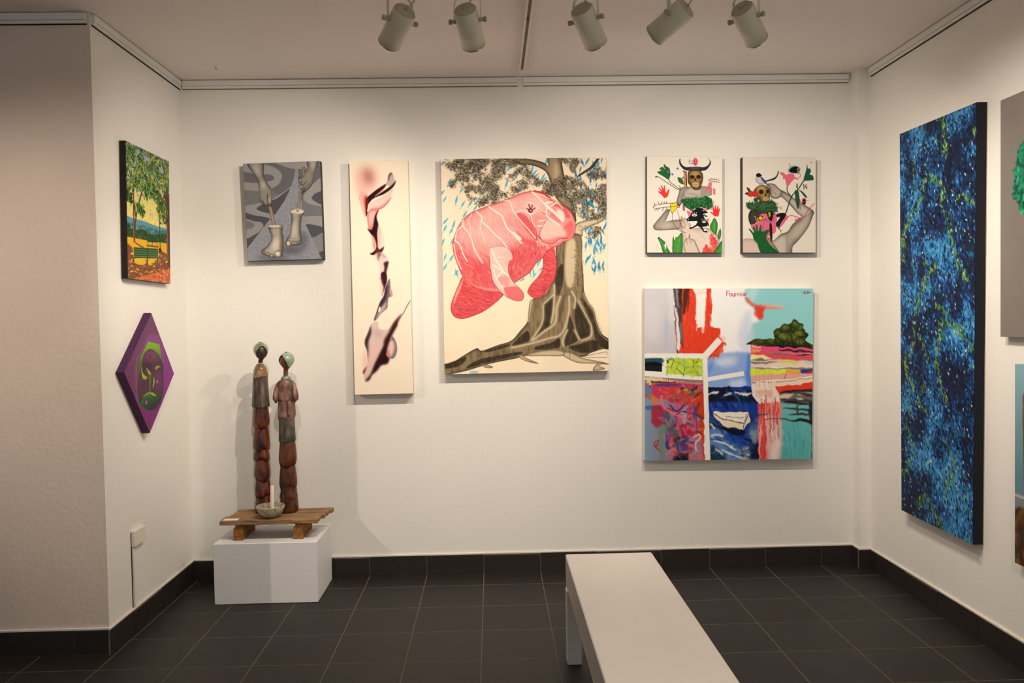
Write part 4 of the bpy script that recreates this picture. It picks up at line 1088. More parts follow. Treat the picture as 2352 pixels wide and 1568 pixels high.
    WL = [('530,760 600,830 600,880 700,980 800,1080 850,1120 930,1230 985,1330', 19), ('685,690 780,762 860,820 900,920 940,990 1000,1040 1050,1100 1110,1165', 21), ('890,620 960,632 1000,742 1060,830 1200,990 1290,1100', 15),
          ('360,870 355,940 420,1020 470,1120 500,1230 560,1340 610,1420', 16), ('250,1130 320,1190 350,1280 410,1400', 16), ('355,940 280,1010 258,1125', 15), ('470,790 430,880 450,960 460,1060', 9), ('590,890 580,960 610,1060 640,1140', 10),
          ('1250,510 1340,592 1400,660 1470,720', 20), ('1450,630 1430,800 1520,880 1600,935', 18), ('1490,690 1560,645', 16), ('1160,695 1212,638 1312,705 1262,795 1180,762', 10), ('1040,780 1100,748 1170,770 1230,812 1250,900 1280,960', 14), ('1430,690 1520,762 1640,880', 34), ('1312,708 1430,782', 14), ('1480,590 1560,640 1640,720', 10), ('1270,520 1400,560 1470,600', 9), ('240,1180 270,1340 340,1500', 12), ('1420,650 1500,640', 24), ('1340,880 1420,870', 16), ('1320,950 1390,940', 16), ('1010,1040 1090,1110', 44)]
    for p, w in WL: c.line(p, w, (254, 232, 218), .92)
    for a in (0, 30, 60, 90): c.line([(1060 + a, 560 - a * .3), (1045 + a, 600), (1070 + a, 650), (1110 + a, 670)], 4, (226, 110, 112), .6)
    for dx in range(12): c.line([(1300 + dx * 13, 1135 + dx * 4), (1300 + dx * 15 + R.normal() * 12, 1195 + dx * 3 + R.normal() * 12)], 5, (254, 236, 224), .85)
    c.ell(1225, 750, 27, 27, (120, 26, 34)); c.ell(1229, 748, 9, 9, (250, 220, 208)); c.lines(['1205,672 1222,722', '1182,722 1215,738', '1250,680 1234,722', '1282,716 1246,742'], 18, (140, 36, 44), .8); c.ell(1225, 750, 30, 28, (116, 26, 34), .8); c.ell(1229, 748, 9, 9, (250, 220, 208))
    c.line('1310,1060 1350,1105 1420,1160 1520,1166 1600,1110 1700,1100', 8, (150, 36, 46), .85); c.line('1430,862 1360,990 1340,1062 1360,1110', 6, (110, 30, 38), .9); c.line('1220,822 1250,920 1300,1010 1305,1120', 5, (110, 30, 38), .8); c.line('1575,748 1600,735 1640,752', 4, (110, 30, 38), .8)
    c.line('222,1190 255,1060 290,970 370,850 480,768 620,712 900,612 1060,540 1180,508 1280,495 1400,520 1480,580 1680,710 1765,800 1803,920 1792,1020 1740,1112 1640,1152 1600,1192 1510,1222 1440,1270 1390,1345 1300,1420 1212,1545 1030,1670', 6, (150, 44, 50), .85)
    m = c.poly('715,1235 800,1205 900,1215 960,1260 985,1310 992,1370 952,1400 940,1500 962,1590 1022,1682 1100,1760 1138,1822 1130,1880 1090,1908 1000,1892 880,1826 800,1742 740,1642 715,1500', (250, 206, 196))
    c.poly('880,1750 960,1725 1060,1730 1145,1830 1090,1915 960,1890', (232, 112, 114), .95, blur=5, clip=m); c.poly('800,1620 900,1580 960,1640 940,1720 860,1700', (240, 150, 146), .7, blur=10, clip=m)
    c.hatch(m, .9, 13, (224, 96, 100), .35, seed=41); c.poly('850,1300 990,1290 960,1400 940,1480 880,1420', (246, 182, 176), .7, blur=20, clip=m)
    for p, w in (('725,1240 782,1380 862,1500 870,1530 960,1590', 17), ('870,1520 800,1602', 15), ('740,1440 862,1522', 14), ('742,1500 800,1642 885,1772', 12), ('800,1345 900,1345', 8)): c.line(p, w, (255, 240, 228), .95, clip=m)
    c.line('715,1500 740,1642 800,1742 880,1826 1000,1892 1090,1908 1130,1880 1138,1822 1100,1760 1022,1682 962,1590 940,1500 952,1400', 6, (150, 50, 54), .9); c.line('720,1240 715,1400 715,1500', 6, (255, 236, 222), .9); c.line('720,1225 800,1203 900,1213 960,1258', 5, (170, 70, 72), .8)
    painting('large canvas of a red manatee before a grey tree with spreading roots', wallquad(Q, 1, -.056), (0, -1, 0), .056, c.done(.95), EDGE_CREAM, .65)

# ------------------------------------------------------------------ painting: horned skull collage
def hand_shape(c, p, col): return c.poly(p, col, smooth=False)

def art_skull_horns():
    Q = [(1485.8, 358.4), (1658.6, 360.8), (1658.4, 580), (1486.1, 580)]
    c = Cv(240, 305, Q, (236, 228, 217), 6).src(1470, 340, 6.029)
    R = np.random.default_rng(5)
    SK, SD = (176, 162, 150), (96, 86, 80)
    m = c.poly('420,850 380,960 345,1040 370,1012 560,985 600,1000 580,1110 430,1132 230,1135 185,1092 200,1050 300,930 360,860', SK); c.rimshade(m, SD, .8, 26); c.poly('340,1040 420,1010 420,1110 300,1110', (210, 196, 184), .5, blur=20, clip=m)
    m = c.poly('508,745 540,620 560,560 640,530 695,560 610,640 585,760 540,805', SK); c.rimshade(m, SD, .85, 24)
    m = c.poly('600,592 700,532 870,525 992,545 992,650 860,692 620,702 598,650', (190, 178, 166), smooth=False); c.rimshade(m, SD, .7, 20); c.lines(['605,622 720,635 850,655', '850,655 990,600', '850,560 850,655'], 5, (92, 82, 76), .8); c.poly('860,540 990,560 990,590 860,650', (140, 130, 120), .6, blur=5)
    m = c.poly('590,1205 556,1120 570,990 660,978 740,1100 900,1098 1000,1130 1080,1210 1098,1300 1062,1360 1000,1460 585,1460', (226, 208, 194)); c.rimshade(m, (150, 130, 116), .7, 34)
    for p in ('760,1150 840,1180 900,1260', '800,1140 880,1150 960,1220', '700,1160 640,1120 600,1060'): c.line(p, 8, (170, 150, 136), .5, blur=5)
    m = c.poly('600,1330 640,1245 668,1240 690,1180 705,1250 755,1270 815,1400 825,1460 650,1460', (220, 200, 186)); c.rimshade(m, (130, 110, 98), .8, 16); c.lines(['640,1250 660,1330', '690,1190 690,1300', '720,1260 700,1320', '755,1275 800,1390 825,1450'], 6, (110, 92, 82), .8)
    c.poly('680,825 745,830 730,875 690,860', (128, 98, 78))
    # bush
    m = c.mask('575,715 700,700 860,690 900,662 985,705 1005,790 955,845 850,820 700,845 620,795')
    c.fill(m, (28, 84, 46)); c.dabs(gblur(m, 2), 420, 26, 9, lambda x, y: R.uniform(.6, 2.6), [(24, 78, 42), (40, 112, 60), (64, 138, 80), (18, 60, 34)], .3, (.6, 1))
    # flag ribbons
    for p, cc in (('608,322 620,320 624,525 610,525', (214, 60, 44)), ('618,320 632,320 640,525 622,525', (240, 150, 50)), ('630,320 646,322 655,525 638,525', (26, 30, 54)), ('585,782 596,780 603,868 592,868', (236, 140, 60)), ('596,780 606,780 612,868 602,868', (200, 80, 110)), ('606,780 620,780 622,868 612,868', (28, 30, 50))): c.poly(p, cc, smooth=False)
    # skull
    m = c.poly('665,345 700,312 765,300 835,312 872,370 872,440 850,510 842,560 795,582 742,572 702,520 665,470', (156, 122, 66)); c.rimshade(m, (56, 38, 16), .85, 30); c.ell(765, 345, 60, 34, (206, 172, 110), .6, 22, 0, m)
    for x, y, rx, ry in ((724, 402, 33, 26), (812, 400, 32, 26)): c.ell(x, y, rx, ry, (38, 26, 14), 1, 4)
    c.poly('765,415 785,455 765,450 748,456', (38, 26, 14)); c.poly('728,488 815,486 808,530 736,530', (220, 200, 150)); c.lines([f'{x},488 {x},530' for x in range(740, 812, 13)], 4, (92, 66, 34), .9); c.line('725,508 818,506', 4, (92, 66, 34), .9); c.poly('672,460 710,480 720,540 690,510', (70, 46, 20), .7, blur=8); c.poly('862,450 830,480 826,540 846,520', (70, 46, 20), .7, blur=8)
    m = c.poly('562,145 545,170 552,230 600,290 660,312 765,318 862,316 922,300 970,240 980,190 945,140 966,190 940,238 880,266 800,258 720,260 640,264 590,236 564,190', (44, 40, 42)); c.poly('700,262 820,262 810,300 710,300', (104, 96, 94), .7, blur=14, clip=m)
    m = c.ell(768, 192, 35, 55, (226, 104, 126)); c.ell(754, 180, 6, 7, (70, 30, 40)); c.ell(782, 180, 6, 7, (70, 30, 40)); c.ell(768, 220, 16, 7, (150, 40, 60)); c.poly('695,150 678,190 695,228 686,190', (24, 20, 22)); c.ell(708, 180, 6, 6, (40, 36, 38)); c.ell(728, 180, 5, 6, (40, 36, 38)); c.ell(720, 214, 15, 7, (60, 56, 58))
    # leaf, stem, small leaf, blue flowers
    m = c.poly('345,222 362,250 410,282 425,350 416,400 395,436 330,396 240,336 300,312 268,290 312,262 352,296 330,250', (36, 98, 50)); c.dabs(m, 60, 14, 8, .8, [(20, 70, 34), (60, 130, 70)], .8, (.4, .8))
    c.lines(['400,435 432,482 500,530 548,570', '215,400 262,402 350,460 440,520 512,566 548,562 560,540 540,522'], 8, (38, 70, 40)); c.ell(230, 398, 20, 10, (36, 90, 48)); m = c.poly('525,405 580,420 605,470 605,505 555,485 530,450', (40, 104, 58))
    for x, y in ((523, 285), (452, 365), (610, 322), (600, 412), (396, 327)): c.ell(x, y, 17, 15, (116, 132, 196)); c.ell(x, y, 6, 6, (60, 60, 110))
    RE = (228, 52, 46)
    hand_shape(c, '342,695 300,645 258,612 260,592 300,608 260,560 268,547 312,592 292,524 304,515 328,575 334,515 346,517 352,592 368,622 396,568 410,577 398,632 386,672', RE)
    hand_shape(c, '1032,945 1000,912 968,890 975,880 1016,892 994,806 1005,796 1032,852 1034,792 1046,790 1056,852 1074,797 1086,802 1082,862 1098,828 1108,836 1092,902 1086,945', RE)
    PK = (232, 108, 134)
    c.poly('1010,560 1041,556 1043,640 1011,645', PK, smooth=False); m = c.poly('958,476 992,478 988,540 955,592 905,602 905,580 935,558 945,510', PK); c.line('935,505 945,540 930,560 965,545', 4, (150, 40, 70), .8)
    BK = (26, 22, 22)
    c.line('550,790 500,772 370,766 240,786 192,800 190,824 240,832 400,815 540,822 548,800', 6, BK); c.lines(['200,760 215,795', '250,742 275,785', '305,740 295,780', '340,740 335,772', '368,740 372,768', '240,832 210,868', '275,830 240,860', '330,825 312,868', '380,820 360,855', '470,760 465,800', '530,770 545,800'], 6, BK, smooth=False)
    m = c.poly('420,765 438,758 450,772 462,752 478,768 492,750 512,756 522,800 500,850 462,880 452,905 430,862', (238, 212, 34)); c.line('420,765 438,758 450,772 462,752 478,768 492,750 512,756 522,800 500,850 462,880 452,905 430,862 420,765', 5, BK); c.line('425,800 440,815 520,795', 5, BK)
    c.lines(['948,450 970,430 1040,435 1100,452', '948,452 1040,462 1095,478'], 5, BK, .9); c.lines([f'{x},{440} {x + 8},{424}' for x in range(960, 1095, 24)] + [f'{x},{462} {x - 6},{482}' for x in range(985, 1095, 26)], 4, BK, .9)
    c.lines(['452,900 455,1000 490,1080 545,1140 640,1170', '515,862 545,950 560,1070', '575,945 580,975', '562,958 594,958', '575,975 565,1040 590,1100', '600,1010 630,1060 612,1105 575,1100'], 5, (40, 34, 34), .9); c.lines(['548,1010 585,1000', '552,1050 590,1035', '560,1085 600,1070'], 6, (150, 60, 50), .8)
    # wolves
    for p in ('645,865 722,885 678,952', '893,862 920,812 926,868', '918,985 958,970 944,1034'): c.poly(p, PK, smooth=False)
    W = (18, 16, 18)
    c.poly('648,984 690,940 730,870 795,825 870,830 895,862 936,882 938,896 880,908 936,944 930,952 880,946 900,975 930,1010 958,1062 950,1080 875,1088 872,1108 935,1150 932,1168 880,1160 838,1100 800,1075 705,1120 684,1116 690,1096 760,1066 800,1022 700,1020 660,1012', W, smooth=False)
    for x, y, a, b in ((756, 928, 37, 17), (888, 1020, 28, 14)):
        c.ell(x, y, a, b, (244, 240, 236)); c.lines([[(x - a * .6, y), (x + a * .6, y)]], 4, W); c.ell(x, y, 7, 7, W); c.lines([[(x + k, y - b - 6), (x + k * 1.4, y - b - 24)] for k in (-22, 0, 22)], 5, (244, 240, 236))
    c.ell(876, 862, 16, 8, (190, 184, 180), .8)
    for p in ('662,1012 676,1040 690,1016 706,1044 722,1016 738,1044 754,1014 770,1040 798,1008', '700,1090 716,1062 726,1080 742,1052 752,1070 770,1042 782,1056 796,1028 790,1050 720,1094', '860,1092 872,1110 884,1090 898,1108 912,1086 926,1104 946,1080', '878,1130 890,1112 900,1132 912,1118 922,1140 900,1148', '872,910 884,926 896,910 910,926 925,908', '880,944 892,930 904,944'): c.poly(p, (246, 244, 240), smooth=False)
    c.ell(676, 985, 6, 6, (230, 226, 224)); c.ell(938, 1066, 6, 6, (230, 226, 224))
    # leaves
    GL, GD = (78, 158, 62), (34, 96, 40)
    for p, ax in (('1032,968 1072,1040 1066,1150 1040,1195 968,1100 1000,1010', '1030,980 1030,1180'), ('1112,1112 1122,1180 1102,1265 1072,1222 1090,1150', '1110,1120 1090,1250'), ('1145,1275 1145,1460 1005,1460 1060,1370', '1140,1300 1020,1450'), ('580,1170 594,1290 578,1460 462,1460 452,1300 465,1222 520,1232', '560,1190 520,1450'), ('252,1232 350,1300 385,1380 425,1460 335,1460 290,1340', '260,1240 380,1450')):
        m = c.poly(p, GL); c.rimshade(m, GD, .8, 18); c.line(ax, 5, (150, 200, 110), .7); c.hatch(m, .4, 18, GD, .5)
    c.ell(262, 1242, 12, 12, (30, 60, 26)); c.poly('340,1340 370,1310 360,1400', (236, 228, 217)); c.poly('470,1225 500,1215 480,1270', (236, 228, 217))
    F = [(230, 76, 72), (244, 110, 100), (212, 56, 56)]
    m = c.mask('985,1185 1020,1230 1060,1300 1050,1380 1020,1450 980,1450 1000,1370 975,1300'); c.dabs(m, 120, 34, 13, lambda x, y: R.uniform(-.8, .8), F, .2, (.8, 1))
    m = c.mask('915,1340 950,1370 1000,1400 990,1450 890,1450 885,1390'); c.dabs(m, 80, 34, 13, lambda x, y: R.uniform(-.8, .8), F, .2, (.8, 1))
    m = c.poly('1145,1290 1145,1460 1020,1460 1075,1370', GL); c.rimshade(m, GD, .8, 18)
    c.lines(['1060,1395 1075,1380 1080,1400 1095,1385', '1060,1418 1085,1408 1090,1420'], 4, (40, 60, 40), .8)
    painting('small canvas collage of a horned skull above black wolf heads and red hands', wallquad(Q, 1, -.044), (0, -1, 0), .044, c.done(.95), EDGE_BLACK, .6)


# ------------------------------------------------------------------ painting: skull, bird and bent arm collage
def art_skull_bird():
    Q = [(1705.8, 361.2), (1873.8, 362.4), (1873.3, 580), (1706.1, 580)]
    c = Cv(240, 305, Q, (230, 221, 209), 7).src(1690, 340, 6.029)
    R = np.random.default_rng(6)
    SK, SD = (172, 160, 148), (74, 66, 60)
    m = c.poly('600,585 690,610 800,690 960,790 1075,872 1066,940 1000,1100 880,1260 790,1360 765,1460 600,1460 440,1330 540,1265 620,1192 720,1150 790,1050 905,962 840,890 760,800 640,682 590,690', SK)
    c.rimshade(m, SD, .85, 34); c.poly('680,640 800,720 960,820 1040,880 900,920 780,780 660,670', (206, 196, 184), .7, blur=22, clip=m); c.poly('760,1180 900,1040 1010,930 1000,1060 860,1240', (200, 188, 176), .5, blur=26, clip=m); c.poly('690,1210 720,1300 740,1440 700,1440', (120, 106, 94), .7, blur=14, clip=m); c.poly('480,1330 620,1220 690,1230 700,1420 600,1460', (218, 204, 190), .6, blur=24, clip=m); c.line('945,955 1000,930 1050,880', 7, (90, 80, 90), .6)
    m = c.poly('425,505 470,490 540,502 600,560 645,605 600,692 500,692 478,640 470,560', (178, 168, 156)); c.rimshade(m, SD, .8, 18); c.lines(['450,520 500,545 540,540', '470,560 520,580 545,570', '520,600 560,640'], 6, (70, 62, 56), .8)
    m = c.poly('95,1272 240,1258 330,1330 385,1460 95,1460', (212, 190, 176)); c.rimshade(m, (150, 126, 112), .6, 30)
    m = c.poly('300,1240 440,1228 500,1290 600,1460 380,1460', (170, 152, 140)); c.rimshade(m, SD, .6, 30)
    # head, moss
    m = c.poly('185,900 230,855 400,865 440,900 330,935 285,1030 212,1062 178,980', (62, 56, 52)); c.rimshade(m, (30, 26, 24), .6, 20)
    PK = (224, 102, 128)
    c.poly('212,1062 290,1038 300,965 360,910 440,908 545,898 572,980 562,1090 555,1155 500,1202 442,1228 440,1290 330,1260 240,1140', PK); c.poly('615,1085 655,960 700,922 718,960 682,1022 650,1065', PK)
    m = c.mask('148,775 250,750 350,738 520,735 572,820 560,885 400,880 200,850'); c.fill(m, (32, 66, 38), .9); c.dabs(gblur(m, 3), 460, 30, 7, lambda x, y: R.uniform(-.6, 3.6), [(30, 70, 38), (52, 98, 54), (78, 122, 72), (22, 48, 30)], .3, (.6, 1))
    # skull
    m = c.poly('245,600 300,532 380,512 450,542 484,600 478,650 466,722 430,752 340,742 308,680 262,650', (158, 126, 72)); c.rimshade(m, (52, 36, 16), .85, 26); c.ell(350, 550, 60, 26, (212, 184, 128), .6, 16, -.1, m)
    c.ell(354, 607, 32, 32, (36, 26, 16), 1, 4); c.ell(442, 602, 21, 27, (36, 26, 16), 1, 4); c.poly('412,620 430,660 404,658', (36, 26, 16)); c.poly('395,690 462,688 455,722 390,724', (214, 190, 140)); c.lines([f'{x},690 {x},722' for x in range(404, 460, 11)] + ['392,706 460,704'], 4, (88, 62, 32), .9); c.poly('318,660 360,690 350,735 320,720', (84, 56, 26), .7, blur=8)
    for x, y in ((206, 632), (268, 638)): m = c.ell(x, y, 44, 42, (212, 48, 42)); c.rimshade(m, (150, 24, 26), .6, 12)
    c.poly('150,545 185,555 207,592 180,608', (40, 72, 46)); c.poly('125,632 160,612 178,650 150,645', (34, 64, 40)); c.poly('250,700 320,680 300,740 262,740', (36, 78, 50)); c.lines(['210,680 250,762', '232,680 262,760'], 6, (190, 184, 160))
    # bird
    m = c.poly('274,440 288,392 330,372 385,422 432,492 345,502 290,475', (204, 194, 198)); c.rimshade(m, (120, 112, 120), .6, 14); c.ell(318, 377, 36, 28, (20, 20, 28)); c.poly('345,368 366,378 345,388', (20, 20, 28)); c.poly('345,398 390,430 435,494 395,480 360,440', (58, 78, 112)); c.poly('405,455 500,424 560,388 588,318 598,332 572,402 525,442 420,466', (34, 42, 58)); c.line('500,440 540,420', 6, (34, 42, 58)); c.lines(['340,500 335,520', '365,500 365,520'], 6, (40, 40, 44))
    BK = (22, 20, 22)
    c.poly('435,902 470,868 522,890 516,950 492,1012 452,972', BK); c.text(452, 890, 56, '$', 8, (226, 196, 40)); c.poly('560,925 620,898 692,905 682,955 625,1040 608,1100 572,1092 558,1040 610,962', BK); c.poly('558,935 600,905 590,960', BK); c.poly('468,1065 500,1062 507,1270 480,1274', (50, 20, 24)); c.line('485,1260 486,1290', 14, (200, 60, 70)); c.poly('580,1085 612,1085 600,1132', (90, 88, 92))
    c.ell(345, 972, 38, 40, BK); c.ell(345, 968, 24, 24, (222, 194, 36)); c.line('300,975 345,985 400,960', 8, (222, 194, 36)); c.line('255,945 275,955 285,1005', 8, (206, 190, 60)); c.line('330,1010 350,1005 375,985', 6, (222, 194, 36))
    c.line('580,870 545,888 522,990 482,1032 412,1005 380,1060 384,1150 402,1186', 10, (108, 96, 188)); c.line('582,905 578,872 548,882', 8, (60, 110, 180)); c.lines(['670,980 700,985 760,932 880,966 940,962 1000,862 1085,765', '820,1010 880,970', '822,970 832,1000'], 9, (196, 58, 62)); c.line('830,1005 900,975', 18, (176, 60, 62), .8); c.line('395,985 430,980', 7, (90, 20, 36))
    G = (26, 92, 44)
    m = c.poly('182,1122 200,1118 245,1168 252,1160 238,1100 256,1084 282,1150 278,1070 300,1066 314,1152 338,1072 356,1066 366,1152 440,1128 467,1142 425,1232 480,1340 600,1460 368,1460 300,1322 250,1262 234,1200', G); c.dabs(m, 160, 12, 8, .8, [(18, 70, 32), (46, 122, 64)], 1, (.4, .8))
    # flowers
    m = c.poly('608,346 655,338 700,372 740,355 802,364 815,400 862,420 860,437 812,430 770,472 715,538 690,470 684,432 650,432 656,400', PK)
    c.line('740,215 756,262 725,312 765,342 870,350 895,380 880,412', 9, (200, 84, 100)); c.line('710,540 716,602 770,672', 12, (32, 66, 44))
    c.ell(815, 300, 78, 55, (90, 170, 204), 1, 6); c.poly('738,320 770,275 830,255 880,285 875,335 800,345', (14, 14, 18)); c.text(850, 282, 44, 'S', 9, (206, 160, 40))
    GG = (30, 84, 60)
    c.poly('985,222 998,280 1030,288 1038,330 1022,365 1065,385 1072,442 990,452 938,446 960,350 976,290', GG); c.line('940,452 862,570 770,680 690,912', 15, (26, 62, 44)); c.poly('818,600 862,590 876,640 886,760 862,845 832,760', (34, 80, 62)); c.poly('868,578 930,608 988,682 958,682 908,620', (34, 80, 62)); c.ell(830, 603, 18, 14, GG); c.poly('870,800 905,790 895,860', (120, 124, 116), .7)
    c.text(925, 505, 66, '14', 8, BK, .45); c.line('840,545 848,492 856,570', 8, BK)
    c.text(612, 808, 40, 'H', 9, (214, 140, 36)); c.text(612, 1130, 32, 'W', 9, (214, 140, 36), 1); c.ell(1040, 203, 10, 9, (196, 130, 40))
    c.ell(945, 740, 28, 46, (150, 24, 34)); c.ell(942, 745, 16, 36, (24, 16, 18)); c.line('885,735 945,745 1005,722', 7, (216, 80, 90)); c.lines(['880,700 890,730 880,790'], 8, (190, 56, 60)); c.line('920,700 970,705', 7, (190, 50, 60))
    painting('small canvas collage of a skull with perched bird, pink lily and bent arm', wallquad(Q, 1, -.050), (0, -1, 0), .050, c.done(.92), EDGE_BLACK, .6)


# ------------------------------------------------------------------ painting: square abstract with boat
def art_abstract():
    Q = [(1480.9, 662.4), (1868, 662.4), (1865, 1053.4), (1481, 1057.8)]
    c = Cv(450, 456, Q, (252, 249, 247), 8).src(1470, 650, 5.6)
    R = np.random.default_rng(8)
    c.poly('40,60 425,60 485,905 40,910', c.grad((60, 80), (420, 900), (214, 212, 222), (206, 198, 204)), smooth=False)
    c.poly('330,450 365,480 350,860 320,800', (176, 194, 220), .7, blur=14); c.poly('80,300 260,300 240,700 90,700', (222, 220, 228), .6, blur=40); c.poly('380,100 430,100 450,500 380,420', (232, 226, 226), .7, blur=20)
    # cloud, sky
    c.poly('1440,60 2250,60 2250,820 1420,810 1440,560 1490,480 1450,310 1350,200', (148, 212, 216), 1, blur=10); c.poly('1440,60 1520,60 1480,200 1400,260 1340,200', (196, 230, 232), .7, blur=26)
    c.poly('1330,420 1440,350 1450,800 1420,1000 1330,900 1250,700', (216, 222, 240), .9, blur=40); c.poly('865,965 1420,900 1425,1130 1420,1340 870,1340', (140, 172, 230), 1, blur=16); c.poly('980,980 1250,950 1200,1050 1000,1060', (232, 236, 246), .8, blur=36); c.poly('1380,950 1428,940 1425,1330 1370,1330', (84, 136, 220), .9, blur=12); c.poly('870,1080 960,1010 900,1180', (100, 140, 220), .7, blur=18); c.poly('1150,1270 1330,1240 1340,1330 1200,1320', (222, 232, 248), .8, blur=22)
    # red field
    RD = (230, 66, 40)
    m = c.poly('508,60 920,60 928,300 906,570 1030,590 1032,680 1082,790 1022,922 885,965 820,908 488,908 520,800 545,600', RD, smooth=False); c.dabs(gblur(m, 1), 160, 60, 20, 1.5, [(236, 80, 50), (222, 54, 34), (240, 96, 66)], .2, (.3, .6), 4)
    c.dabs(c.mask('880,920 1100,760 1060,900 1000,950 900,970', False, 8), 50, 60, 18, 1.2, [(226, 70, 46), (232, 84, 58)], .4, (.7, 1)); c.poly('1030,690 1100,690 1080,760', (246, 200, 196), .8, blur=14)
    c.poly('690,60 852,60 842,420 832,590 792,575 742,560 718,420 732,200', (252, 246, 240), 1, blur=3); c.lines(['690,95 855,90', '700,120 850,118', '710,145 852,140'], 8, (240, 190, 176), .7); c.lines(['745,540 730,620', '800,590 810,650', '830,570 822,640'], 14, (250, 230, 222), .8); c.lines(['725,420 735,500', '845,300 838,420', '905,120 912,280', '905,420 900,540'], 10, (244, 150, 130), .7)
    for p, cc, a in (('430,60 512,60 530,300 565,795 538,780 500,500 458,330', (66, 54, 54), .95), ('455,80 492,80 500,330 470,250', (140, 138, 146), .9), ('512,60 545,60 545,330 520,250', (44, 34, 32), .9), ('575,60 640,62 612,230 575,405 545,390 562,250', (70, 38, 30), .9), ('620,80 640,80 636,280 610,390 612,250', (90, 44, 34), .7), ('455,330 490,420 520,720 495,880 478,700', (240, 216, 208), .9), ('440,300 465,500 480,850 470,760', (40, 32, 36), .9), ('520,500 548,560 550,780 530,700', (120, 126, 150), .8)): c.poly(p, cc, a, blur=3)
    c.poly('482,840 492,905 480,905', (24, 22, 24))
    # red smudge bird
    c.poly('1358,200 1420,222 1500,282 1700,290 1860,322 1720,335 1600,340 1590,430 1545,472 1470,420 1482,330 1400,262', (230, 104, 92), .95, blur=7); c.poly('1480,310 1590,330 1588,420 1550,465 1500,380', (226, 62, 48), .9, blur=9); c.poly('1600,290 1800,285 1860,320 1650,318', (240, 200, 176), .8, blur=9); c.poly('1430,440 1480,430 1540,478 1470,510', (250, 246, 246), .9, blur=10); c.lines(['1360,210 1420,195', '1490,260 1500,300'], 6, (214, 60, 60), .7)
    # tree
    D = (38, 50, 20)
    tr = c.poly('1715,640 1760,588 1800,590 1850,532 1930,520 1992,474 2055,510 2112,530 2112,590 2168,660 2130,742 2235,792 2235,828 1425,800 1445,752 1500,718 1640,718 1742,722', D); c.rimshade(tr, (20, 28, 14), .7, 14)
    for x, y, a, b in ((1870, 572, 40, 30), (2000, 530, 36, 30), (2075, 560, 28, 24), (1770, 640, 30, 26), (2040, 640, 60, 34), (1960, 700, 60, 40), (1850, 690, 50, 40), (1690, 740, 44, 20), (1560, 740, 44, 16), (2050, 760, 70, 26), (1480, 762, 30, 12)): c.ell(x, y, a, b, (134, 146, 56), .8, 16, 0, tr)
    c.dabs(tr, 120, 26, 10, 1.2, [(30, 38, 16), (150, 160, 66), (80, 94, 36)], .9, (.4, .8)); c.lines(['1840,740 1850,860', '1900,720 1890,850', '1950,680 1975,860', '2000,700 1985,860', '2055,740 2055,860', '2020,800 2015,850'], 8, (24, 26, 14), .9); c.lines(['1920,660 1960,690 2000,670', '1960,740 1920,700'], 6, (24, 26, 14), .9)
    # land bands
    bands = [('1425,800 1800,802 2235,832 2235,905 1425,905', (226, 84, 124)), ('1440,812 1560,820 1560,832 1440,830', (248, 226, 230)), ('1560,795 1840,800 2235,826 2235,838 1700,822', (26, 20, 22)), ('1440,840 1560,850 1560,890 1430,900', (244, 150, 100)), ('1775,858 1900,856 2235,880 2235,895 1900,875 1790,872', (22, 18, 20)),
             ('1420,900 1700,905 2235,915 2235,1000 1420,980', (228, 78, 92)), ('1420,918 1600,930 1700,985 1420,985', (248, 236, 172)), ('1420,900 1720,905 1420,918', (226, 70, 40)), ('1620,905 1800,900 2000,920 2235,918 2100,938 1900,925 1700,925', (124, 110, 104)), ('1950,912 2235,912 2100,936', (50, 34, 34)),
             ('1425,980 1560,960 1640,985 1900,1000 2235,990 2235,1005 1900,1012 1640,1000 1500,990', (126, 110, 102)), ('1425,992 2235,1002 2235,1095 1425,1085', (240, 214, 196)), ('1425,1002 1640,1010 1800,1020 1640,1040 1430,1030', (140, 124, 116)), ('1780,1008 1960,1005 2110,1030 2000,1042 1800,1035', (202, 224, 92)), ('2110,1010 2235,1005 2235,1040 2120,1040', (190, 206, 226)),
             ('1425,1078 1560,1085 1720,1105 1950,1090 2235,1085 2235,1105 1960,1112 1700,1118 1500,1100', (134, 118, 108)), ('1425,1095 1700,1118 2060,1115 2060,1180 1425,1195', (222, 234, 66)), ('1880,1120 2060,1118 2060,1180 1880,1165', (240, 170, 60)), ('2050,1110 2235,1100 2235,1160 2070,1160', (44, 62, 142)), ('1425,1190 1880,1165 2235,1160 2235,1215 1425,1265', (234, 172, 156)), ('2140,1135 2235,1130 2235,1165 2150,1165', (190, 40, 60))]
    for p, cc in bands: c.poly(p, cc, 1, smooth=False, blur=2)
    # boat hull, lower right water
    c.poly('1800,1380 2235,1340 2235,2300 1780,2300 1790,1700', c.grad((1800, 1600), (1800, 2250), (110, 186, 188), (84, 172, 176)), smooth=False)
    wt = c.mask('1800,1790 2215,1820 2212,2260 1790,2260', False, 8); c.dabs(wt, 90, 150, 24, 1.5, [(98, 186, 188), (74, 160, 166), (120, 196, 196)], .15, (.25, .5), 5)
    c.poly('1690,1252 2000,1225 2235,1185 2235,1275 1960,1310 1700,1335', (240, 214, 190), smooth=False); c.line('1700,1260 2000,1228 2215,1195', 10, (250, 244, 238)); c.line('1760,1275 1960,1250 2200,1215', 9, (130, 118, 108), .8); c.line('1870,1170 1870,1225', 6, (90, 50, 40))
    c.poly('1690,1335 1960,1312 2235,1272 2235,1355 1960,1380 1780,1420', (226, 64, 42), smooth=False)
